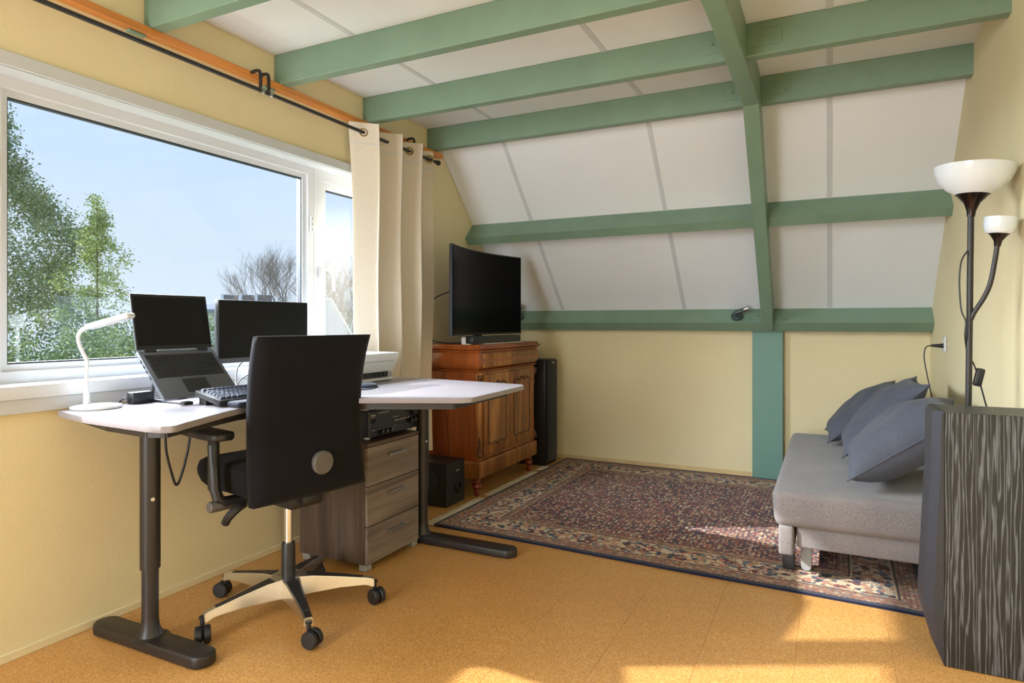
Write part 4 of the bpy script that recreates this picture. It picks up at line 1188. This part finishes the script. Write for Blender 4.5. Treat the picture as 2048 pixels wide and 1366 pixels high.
# ------------------------------------------------------------------ sofa bed with cushions
SO = thing('sofa_bed', 'low grey upholstered sofa bed along the right wall', 'sofa', (0.2, 3.96, 0.0136))
mx = B()
t = bmesh.new()
bmesh.ops.create_cube(t, size=1)
t.transform(Matrix.Translation((-0.0275, 0.0, 0.308)) @ Matrix.Diagonal((0.815, 1.70, 0.166, 1)))
for v_ in t.verts:
    if v_.co.z > 0.3 and v_.co.y < 0: v_.co.y += 0.0
    if v_.co.z < 0.3: v_.co.x += 0.012 if v_.co.x < 0 else 0
bmesh.ops.bevel(t, geom=t.edges[:], offset=0.042, segments=5, profile=0.55, affect='EDGES')
mx._add(t)
mx.obj('mattress', 'sofa', SO, 70)
B().box(-0.33, 0.37, -0.825, 0.82, 0.135, 0.232, 0.012, 3).obj('base_frame', 'sofa', SO, 60)
B().box(-0.405, -0.342, -0.845, 0.82, 0.10, 0.232, 0.012, 3).obj('side_rail', 'sofa', SO, 60)
for y in (-0.70, 0.72):
    B().box(-0.395, -0.345, y - 0.025, y + 0.025, 0.0, 0.11, 0.004, 1).obj('leg', 'black_plastic', SO, 0)
    B().box(0.27, 0.33, y - 0.025, y + 0.025, 0.0, 0.14, 0.004, 1).obj('leg', 'black_plastic', SO, 0)
    lg = []
    for k in range(9):
        a = PI + PI * k / 8
        lg.append((0.022 * math.cos(a), 0.022 + 0.022 * math.sin(a)))
    lg += [(0.022, 0.14), (-0.022, 0.14)]
    B().prism(lg, -0.016, 0.016, 0.002, 1, mtx=Matrix.Translation((-0.295, y, 0)) @ Matrix(((1, 0, 0, 0), (0, 0, -1, 0), (0, 1, 0, 0), (0, 0, 0, 1)))).obj('castor_leg', 'grey_plastic', SO, 40)
def cushion(cx, cy, z0, tilt, rz, size, label, puff=0.085, roll=0.0):
    c = thing('cushion', label, 'cushion', (cx, cy, z0), rz, group='loose cushions on the sofa bed')
    n = 22
    tb = bmesh.new()
    sides = []
    for s in (1, -1):
        g = []
        for i in range(n + 1):
            row = []
            for j in range(n + 1):
                a, b_ = 2 * i / n - 1, 2 * j / n - 1
                pin = 1 - 0.10 * (1 - abs(a) ** 2) * abs(b_) ** 3 - 0
                pin2 = 1 - 0.10 * (1 - abs(b_) ** 2) * abs(a) ** 3
                h = max(0.0, (1 - abs(a) ** 2.6)) ** 0.55 * max(0.0, (1 - abs(b_) ** 2.6)) ** 0.55
                wr = 0.010 * math.sin(5 * a + 3 * b_) * h + 0.006 * math.sin(11 * b_ - 4 * a) * h
                row.append(tb.verts.new((a * size / 2 * pin2, b_ * size / 2 * pin, s * (puff * h + wr * (1 if s > 0 else 0.4)))))
            g.append(row)
        sides.append(g)
    for g, s in zip(sides, (1, -1)):
        for i in range(n):
            for j in range(n):
                f = (g[i][j], g[i + 1][j], g[i + 1][j + 1], g[i][j + 1])
                tb.faces.new(f if s > 0 else f[::-1])
    bmesh.ops.remove_doubles(tb, verts=tb.verts[:], dist=1e-5)
    bmesh.ops.recalc_face_normals(tb, faces=tb.faces[:])
    # local x up the lean, y along the sofa
    tb.transform(Matrix.Rotation(-tilt, 4, 'Y') @ Matrix.Rotation(roll, 4, 'X') @ Matrix.Translation((size / 2, 0, 0)))
    bb = B(); bb.bm.free(); bb.bm = tb
    o = bb.obj('cover', 'cushion', c, 75)
    rim = []
    for a, b_ in [(-1 + 2 * k / 12, -1) for k in range(12)] + [(1, -1 + 2 * k / 12) for k in range(12)] + [(1 - 2 * k / 12, 1) for k in range(12)] + [(-1, 1 - 2 * k / 12) for k in range(13)]:
        pin = 1 - 0.10 * (1 - abs(a) ** 2) * abs(b_) ** 3
        pin2 = 1 - 0.10 * (1 - abs(b_) ** 2) * abs(a) ** 3
        rim.append(Matrix.Rotation(-tilt, 4, 'Y') @ Matrix.Rotation(roll, 4, 'X') @ Vector((a * size / 2 * pin2 + size / 2, b_ * size / 2 * pin, 0)))
    B().tube(rim, 0.0035, 6).obj('seam', 'cushion', c, 60)
    return c
cushion(-0.02, 4.60, 0.425, R(40), R(2), 0.54, 'blue-grey cushion lying against the knee wall end of the sofa')
cushion(0.06, 4.05, 0.445, R(46), R(0), 0.555, 'blue-grey cushion leaning on the wall, middle of three on the sofa')
cushion(0.08, 3.465, 0.455, R(36), R(-2), 0.555, 'blue-grey cushion leaning on the sofa next to the floor lamp', 0.125)

# ------------------------------------------------------------------ floor lamp
M['opal'] = plain('white_opal_plastic', (224, 228, 236), 0.18, var=0.0)
M['opal'].node_tree.nodes['Principled BSDF'].inputs['Subsurface Weight'].default_value = 0.15
M['dark_chrome'] = plain('smoky_dark_metal', (52, 42, 40), 0.25, 0.8, var=0.03)
FL = thing('floor_lamp', 'black uplighter floor lamp with white bowl and reading arm', 'lamp', (0.464, 2.945, 0))
B().lathe([(0.0, 0.001), (0.095, 0.001), (0.098, 0.012), (0.085, 0.018), (0.02, 0.024), (0.012, 0.04)], 32).obj('lamp_base', 'black_metal', FL)
B().tube([(0, 0, 0.02), (0.006, 0, 0.8), (0.010, 0, 1.16), (0.014, 0, 1.56)], 0.0105, 14).obj('pole', 'black_metal', FL)
tl_ = Matrix.Translation((0.014, 0, 1.55)) @ Matrix.Rotation(R(3.5), 4, 'Y')
B().lathe([(0.013, 0.0), (0.015, 0.02), (0.026, 0.05), (0.050, 0.078), (0.056, 0.082)], 30, mtx=tl_).obj('bowl_holder', 'dark_chrome', FL)
bp = [(0.05, 0.080), (0.085, 0.100), (0.112, 0.128), (0.126, 0.158), (0.131, 0.185), (0.128, 0.186), (0.121, 0.158), (0.107, 0.131), (0.08, 0.104), (0.0, 0.085)]
B().lathe(bp, 44, mtx=tl_, cap=False).obj('lamp_shade', 'opal', FL, 50)
armp = spline([(0.011, 0.0, 1.155), (0.024, -0.006, 1.19), (0.052, -0.018, 1.245), (0.070, -0.026, 1.30), (0.082, -0.032, 1.38), (0.088, -0.036, 1.435)], 7)
B().tube(armp, 0.0085, 12).obj('reading_arm', 'black_metal', FL)
t2 = Matrix.Translation((0.088, -0.036, 1.43)) @ Matrix.Rotation(R(6), 4, 'Y')
B().lathe([(0.010, 0.0), (0.013, 0.02), (0.028, 0.042), (0.034, 0.046)], 24, mtx=t2).obj('shade_holder', 'dark_chrome', FL)
B().lathe([(0.030, 0.044), (0.043, 0.052), (0.050, 0.070), (0.052, 0.105), (0.049, 0.105), (0.046, 0.07), (0.0, 0.05)], 30, mtx=t2, cap=False).obj('reading_shade', 'opal', FL, 50)
B().tube(spline([(0.001, -0.010, 1.42), (-0.018, -0.012, 1.38), (-0.024, -0.012, 1.30), (-0.018, -0.012, 1.20), (-0.004, -0.012, 1.155), (-0.006, -0.01, 1.10), (0.006, 0.012, 1.03), (0.022, 0.012, 1.00), (0.032, 0.01, 0.97)], 7), 0.0028, 6).obj('lamp_cord', 'black_plastic', FL)
sw_ = B().box(-0.014, 0.014, -0.011, 0.011, -0.034, 0.034, 0.006, 2, mtx=Matrix.Translation((0.040, 0.008, 0.945)) @ Matrix.Rotation(R(12), 4, 'Y'))
sw_.obj('cord_switch', 'black_plastic', FL)
B().tube(spline([(0.046, 0.008, 0.912), (0.058, 0.01, 0.86), (0.068, 0.012, 0.80), (0.075, 0.02, 0.6), (0.07, 0.03, 0.3), (0.05, 0.03, 0.02)], 7), 0.0028, 6).obj('lamp_cord', 'black_plastic', FL)

# wall socket and plug
yk = 4.52
SK = thing('wall_socket', 'white double wall socket above the sofa', 'socket', (xr(yk), yk, 1.025))
B().box(-0.012, -0.0005, -0.04, 0.04, -0.045, 0.045, 0.004, 2).obj('face_plate', 'white_plastic', SK)
PG = thing('plug_lead', 'black plug and lead hanging from the wall socket', 'plug', (xr(yk) - 0.012, yk, 1.015))
B().cyl((-0.062, 0, 0), (-0.0005, 0, 0), 0.006, 12, r2=0.014).obj('plug', 'black_plastic', PG)
B().tube(spline([(-0.06, 0, 0), (-0.082, -0.004, -0.006), (-0.094, -0.01, -0.03), (-0.096, -0.01, -0.08), (-0.085, -0.02, -0.16), (-0.07, -0.03, -0.25), (-0.05, -0.04, -0.38)], 7), 0.0035, 6).obj('lead', 'black_plastic', PG)
wc = B().tube(spline([(-2.20, YB - 0.004, 1.118), (-2.10, YB - 0.004, 1.10), (-2.0, YB - 0.004, 1.092), (-1.9, YB - 0.004, 1.10), (-1.83, YB - 0.004, 1.118)], 6), 0.0025, 6).obj('white_cable', 'white_plastic')
tag(wc, 'thin pale cable sagging under the knee wall beam', 'cable')

# little spot lamps on the knee beam
M['spot_base'] = plain('dark_slate_paint', (62, 76, 78), 0.4)
def spot(x, label, aim):
    face = slope_pt(x, sl_len - 0.155, 0.085)
    t_ = thing('spot_lamp', label, 'spotlight', tuple(face), group=None)
    up = -sl_dir
    q = up.to_track_quat('Z', 'Y').to_matrix().to_4x4()
    B().lathe([(0.0, 0.0), (0.042, 0.0), (0.043, 0.004), (0.041, 0.018), (0.036, 0.022), (0.0, 0.023)], 28, mtx=q).obj('spot_base', 'spot_base', t_)
    j = up * 0.022
    B().cyl(j, j + up * 0.022, 0.006, 10).obj('joint', 'brass', t_)
    a = Vector(aim).normalized()
    s0 = j + up * 0.024
    B().cyl(s0 - a * 0.012, s0 + a * 0.055, 0.017, 18, bev=0.002).obj('lamp_holder', 'spot_base', t_)
    B().cyl(s0 + a * 0.055, s0 + a * 0.085, 0.015, 18, r2=0.024).obj('reflector', 'steel', t_)
    w = B()
    for s in (-1, 1):
        nn = a.cross(up).normalized() * 0.02 * s
        w.tube([s0 + nn * 0.8, s0 + a * 0.06 + nn, s0 + a * 0.10 + nn * 1.4], 0.0018, 5)
    w.obj('wire_cage', 'brass', t_)
spot(-0.608, 'small slate spotlight beside the rafter foot', (0.8, 0.0, 0.28))
spot(-2.375, 'small slate spotlight partly hidden behind the television', (0.3, -0.2, 0.6))

# ------------------------------------------------------------------ the garden and houses outside
M['grass'] = plain('garden_grass', (96, 116, 66), 0.9, var=0.25, vscale=0.8)
gr = B().box(-70, -2.9, -40, 60, -3.3, -3.2).obj('garden_ground', 'grass', None, 0)
gr['kind'] = 'structure'; gr['label'] = 'green garden ground far below the window'
M['bark'] = plain('tree_bark', (92, 78, 66), 0.9, var=0.25, vscale=12)
M['twig'] = plain('pale_winter_twigs', (156, 142, 130), 0.9, var=0.2, vscale=8)
def foliage_mat(name, dark, mid, light):
    m, nt, b = base_mat(name)
    v = coords(nt)
    n1 = N(nt, 'ShaderNodeTexNoise', Scale=2.2, Detail=4); nt.links.new(v, n1.inputs[0])
    n2 = N(nt, 'ShaderNodeTexNoise', Scale=17, Detail=2); nt.links.new(v, n2.inputs[0])
    f = mth(nt, 'ADD', mth(nt, 'MULTIPLY', n1.outputs[0], 0.5), mth(nt, 'MULTIPLY', n2.outputs[0], 0.5))
    nt.links.new(ramp(nt, f, [(0.36, lin(dark)), (0.5, lin(mid)), (0.64, lin(light))]), b.inputs['Base Color'])
    b.inputs['Roughness'].default_value = 0.7
    b.inputs['Specular IOR Level'].default_value = 0.25
    return m
M['conifer'] = foliage_mat('cypress_foliage', (88, 106, 76), (130, 150, 106), (164, 164, 124))
M['fir'] = foliage_mat('light_broadleaf_foliage', (96, 114, 70), (142, 162, 98), (184, 194, 136))
M['laurel'] = foliage_mat('shrub_foliage', (74, 94, 58), (114, 138, 82), (168, 180, 126))
def leaves(centers, per, spread, size, rng, asp=0.55):
    vs, fs = [], []
    for c in centers:
        for _ in range(per):
            d = Vector((rng.gauss(0, 1), rng.gauss(0, 1), rng.gauss(0, 0.8))) * spread
            p = Vector(c) + d
            a = Vector((rng.uniform(-1, 1), rng.uniform(-1, 1), rng.uniform(-0.6, 1))).normalized()
            b_ = a.orthogonal().normalized()
            b_ = Matrix.Rotation(rng.uniform(0, 6.28), 3, a) @ b_
            s = size * rng.uniform(0.6, 1.3)
            i = len(vs)
            vs += [p - a * s, p + b_ * s * asp, p + a * s, p - b_ * s * asp]
            fs.append((i, i + 1, i + 2, i + 3))
    me = bpy.data.meshes.new('foliage')
    me.from_pydata([tuple(v) for v in vs], [], fs)
    return me
def leafy(name, label, cat, base, mat, centers, per, spread, size, trunk, rng, asp=0.55, trad=0.035):
    t_ = thing(name, label, cat, base)
    loc_c = [Vector(c) - Vector(base) for c in centers]
    me = leaves(loc_c, per, spread, size, rng, asp)
    me.materials.append(M[mat])
    o = bpy.data.objects.new('foliage', me); COL.objects.link(o); o.parent = t_; o['kind'] = 'stuff'
    B().tube([Vector(p) - Vector(base) for p in trunk], 0.1, 8, radii=[trad * (1 - 0.8 * i / (len(trunk) - 1)) for i in range(len(trunk))]).obj('trunk', 'bark', t_)
    return t_
rg = random.Random(11)
# tall cypress
cb0 = Vector((-15.3, 6.85, -3.2))
cs = []
for k in range(950):
    z = rg.uniform(-2.2, 5.9)
    r = max(0.12, min(2.7, 2.4 * (6.3 - z) / 4.6)) * (0.86 + 0.2 * math.sin(z * 2.1 + 1.0))
    a = rg.uniform(0, 2 * PI)
    rr = r * math.sqrt(rg.uniform(0.35, 1.05))
    cs.append(cb0 + Vector((math.cos(a) * rr, math.sin(a) * rr, z + 3.2)))
leafy('cypress_tree', 'tall dense dark green conifer filling the window edge', 'tree', cb0, 'conifer', cs, 85, 0.14, 0.036, [cb0, cb0 + Vector((0, 0, 4)), cb0 + Vector((0.1, 0, 8.6))], rg, 0.5)
# slender young tree
fb = Vector((-10.2, 6.15, -3.2))
cs = []
for k in range(330):
    z = 3.05 - 4.2 * rg.random() ** 0.75
    r = max(0.05, 0.40 * (3.15 - z))
    a = rg.uniform(0, 2 * PI)
    tier = 0.75 + 0.35 * math.sin(z * 9 + a)
    rr = min(r, 1.3) * tier * math.sqrt(rg.uniform(0.1, 1.0))
    cs.append(fb + Vector((math.cos(a) * rr, math.sin(a) * rr, z + 3.2 + 0.12 * rr)))
leafy('young_tree', 'slender light green pointed tree beside the tall conifer', 'tree', fb, 'fir', cs, 60, 0.06, 0.024, [fb, fb + Vector((0, 0, 3.5)), fb + Vector((0, 0, 6.2))], rg, 0.45)
# broadleaf shrubs close to the house
for (x, y, top, r, lab) in ((-10.15, 4.95, 0.95, 1.15, 'broad green shrub under the tall conifer'), (-9.0, 5.55, 1.15, 0.95, 'glossy green shrub below the slender tree'), (-8.35, 6.35, 1.35, 0.72, 'loose upright shrub at the edge of the hedge')):
    bb_ = Vector((x, y, -3.2))
    cs = []
    for k in range(320):
        v = Vector((rg.gauss(0, 1), rg.gauss(0, 1), rg.gauss(0, 1))).normalized() * rg.uniform(0.6, 1.0)
        cs.append(bb_ + Vector((v.x * r, v.y * r, 3.2 + top - 1.5 + v.z * 1.5)))
    leafy('garden_shrub', lab, 'shrub', bb_, 'laurel', cs, 75, 0.08, 0.027, [bb_, bb_ + Vector((0, 0, 2.2)), bb_ + Vector((0.1, 0, 3.2 + top - 0.4))], rg, 0.45)
# bare winter trees
def bare(name, label, base, height, spread, seed, levels=6):
    r_ = random.Random(seed)
    t_ = thing(name, label, 'tree', base)
    tw = B()
    vs, fs = [], []
    def seg(p, q, ra, rb_):
        d = (q - p)
        if d.length < 1e-5: return
        d.normalize(); u = d.orthogonal().normalized(); w = d.cross(u)
        i = len(vs)
        for c, rr in ((p, ra), (q, rb_)):
            for k in range(3):
                an = 2 * PI * k / 3
                vs.append(tuple(c + (u * math.cos(an) + w * math.sin(an)) * rr))
        for k in range(3): fs.append((i + k, i + (k + 1) % 3, i + 3 + (k + 1) % 3, i + 3 + k))
    def grow(p, d, L, ra, lv):
        q = p + d * L * 0.5 + Vector((r_.uniform(-1, 1), r_.uniform(-1, 1), r_.uniform(-0.3, 0.6))) * L * 0.05
        e = q + (d + Vector((r_.uniform(-1, 1), r_.uniform(-1, 1), r_.uniform(-0.1, 0.7))) * 0.12).normalized() * L * 0.5
        seg(p, q, ra, ra * 0.85); seg(q, e, ra * 0.85, ra * 0.65)
        if lv == 0: return
        for k in range(3 if lv > 2 else 3):
            ax = Vector((r_.uniform(-1, 1), r_.uniform(-1, 1), r_.uniform(-0.2, 0.3)))
            nd = (d * 0.85 + ax.normalized() * spread + Vector((0, 0, 0.22))).normalized()
            grow(e if k < 2 else q, nd, L * r_.uniform(0.62, 0.82), ra * 0.6, lv - 1)
    top = Vector((0, 0, height * 0.42))
    B().tube([(0, 0, 0), (0.03, 0, height * 0.2), top], 0.12, 8, radii=[0.16, 0.12, 0.09]).obj('trunk', 'bark', t_)
    for k in range(4):
        d = Vector((math.cos(k * 1.7) * 0.55, math.sin(k * 1.7) * 0.55, 1)).normalized()
        grow(top, d, height * 0.17, 0.055, levels)
    me = bpy.data.meshes.new('branches'); me.from_pydata(vs, [], fs); me.materials.append(M['twig'])
    o = bpy.data.objects.new('branches', me); COL.objects.link(o); o.parent = t_; o['kind'] = 'stuff'
    return t_
bare('bare_tree', 'leafless pale tree standing behind the house roofs', (-23.4, 22.1, -3.2), 8.4, 0.55, 5)
bare('bare_tree', 'leafless wide tree seen through the window sash', (-10.7, 12.2, -3.2), 6.4, 0.6, 9)
# neighbouring house with flat dormers and siding
M['siding'] = plain('white_board_siding', (226, 228, 230), 0.6)
M['rooftile'] = plain('pale_grey_roof', (150, 155, 165), 0.6, var=0.06, vscale=3)
M['chim'] = plain('taupe_chimney', (128, 116, 110), 0.8, var=0.1)
hs = thing('neighbour_house', 'white sided neighbouring house with chimneys beyond the garden', 'house', (-18.0, 17.6, -3.2), R(27))
B().box(-3.6, 3.2, 0.0, 4.0, 0.0, 4.75).obj('house_wall', 'siding', hs, 0)
for k in range(20):
    B().box(-3.6, 3.2, -0.03, 0.0, 0.35 + k * 0.22, 0.53 + k * 0.22).obj('siding_board', 'siding', hs, 0)
B().raw([(-3.8, -0.25, 4.72), (3.4, -0.25, 4.72), (3.4, 4.2, 5.15), (-3.8, 4.2, 5.15), (-3.8, -0.25, 4.84), (3.4, -0.25, 4.84), (3.4, 4.2, 5.27), (-3.8, 4.2, 5.27)],
        [(0, 3, 2, 1), (4, 5, 6, 7), (0, 1, 5, 4), (1, 2, 6, 5), (2, 3, 7, 6), (3, 0, 4, 7)]).obj('roof', 'rooftile', hs, 0)
for x in (-2.55, -1.85, -1.25):
    ch = B().box(x - 0.22, x + 0.22, 1.2, 1.65, 4.9, 5.42).obj('chimney', 'chim', hs, 0)
    B().box(x - 0.26, x - 0.16, 1.15, 1.7, 4.9, 5.46).obj('chimney_flashing', 'siding', ch, 0)
# dormer cheek right outside the sash
dm = thing('dormer_roof', 'pale sloping dormer edge outside the opening sash', 'roof', (-6.6, 7.2, -3.2))
B().raw([(-0.2, -0.4, 3.0), (-0.2, 1.6, 3.0), (-0.2, 0.15, 4.685), (-0.2, -0.4, 4.685), (0.0, -0.4, 3.0), (0.0, 1.6, 3.0), (0.0, 0.15, 4.685), (0.0, -0.4, 4.685)],
        [(0, 1, 2, 3), (4, 7, 6, 5), (0, 4, 5, 1), (1, 5, 6, 2), (2, 6, 7, 3), (3, 7, 4, 0)]).obj('dormer_cheek', 'rooftile', dm, 0)
B().tube([(0.02, 1.62, 2.98), (0.02, 0.15, 4.70), (0.02, -0.4, 4.70)], 0.014, 6).obj('edge_trim', 'siding', dm)
B().box(-0.2, 0.0, -0.4, 1.6, 0.0, 3.0).obj('dormer_wall', 'siding', dm, 0)
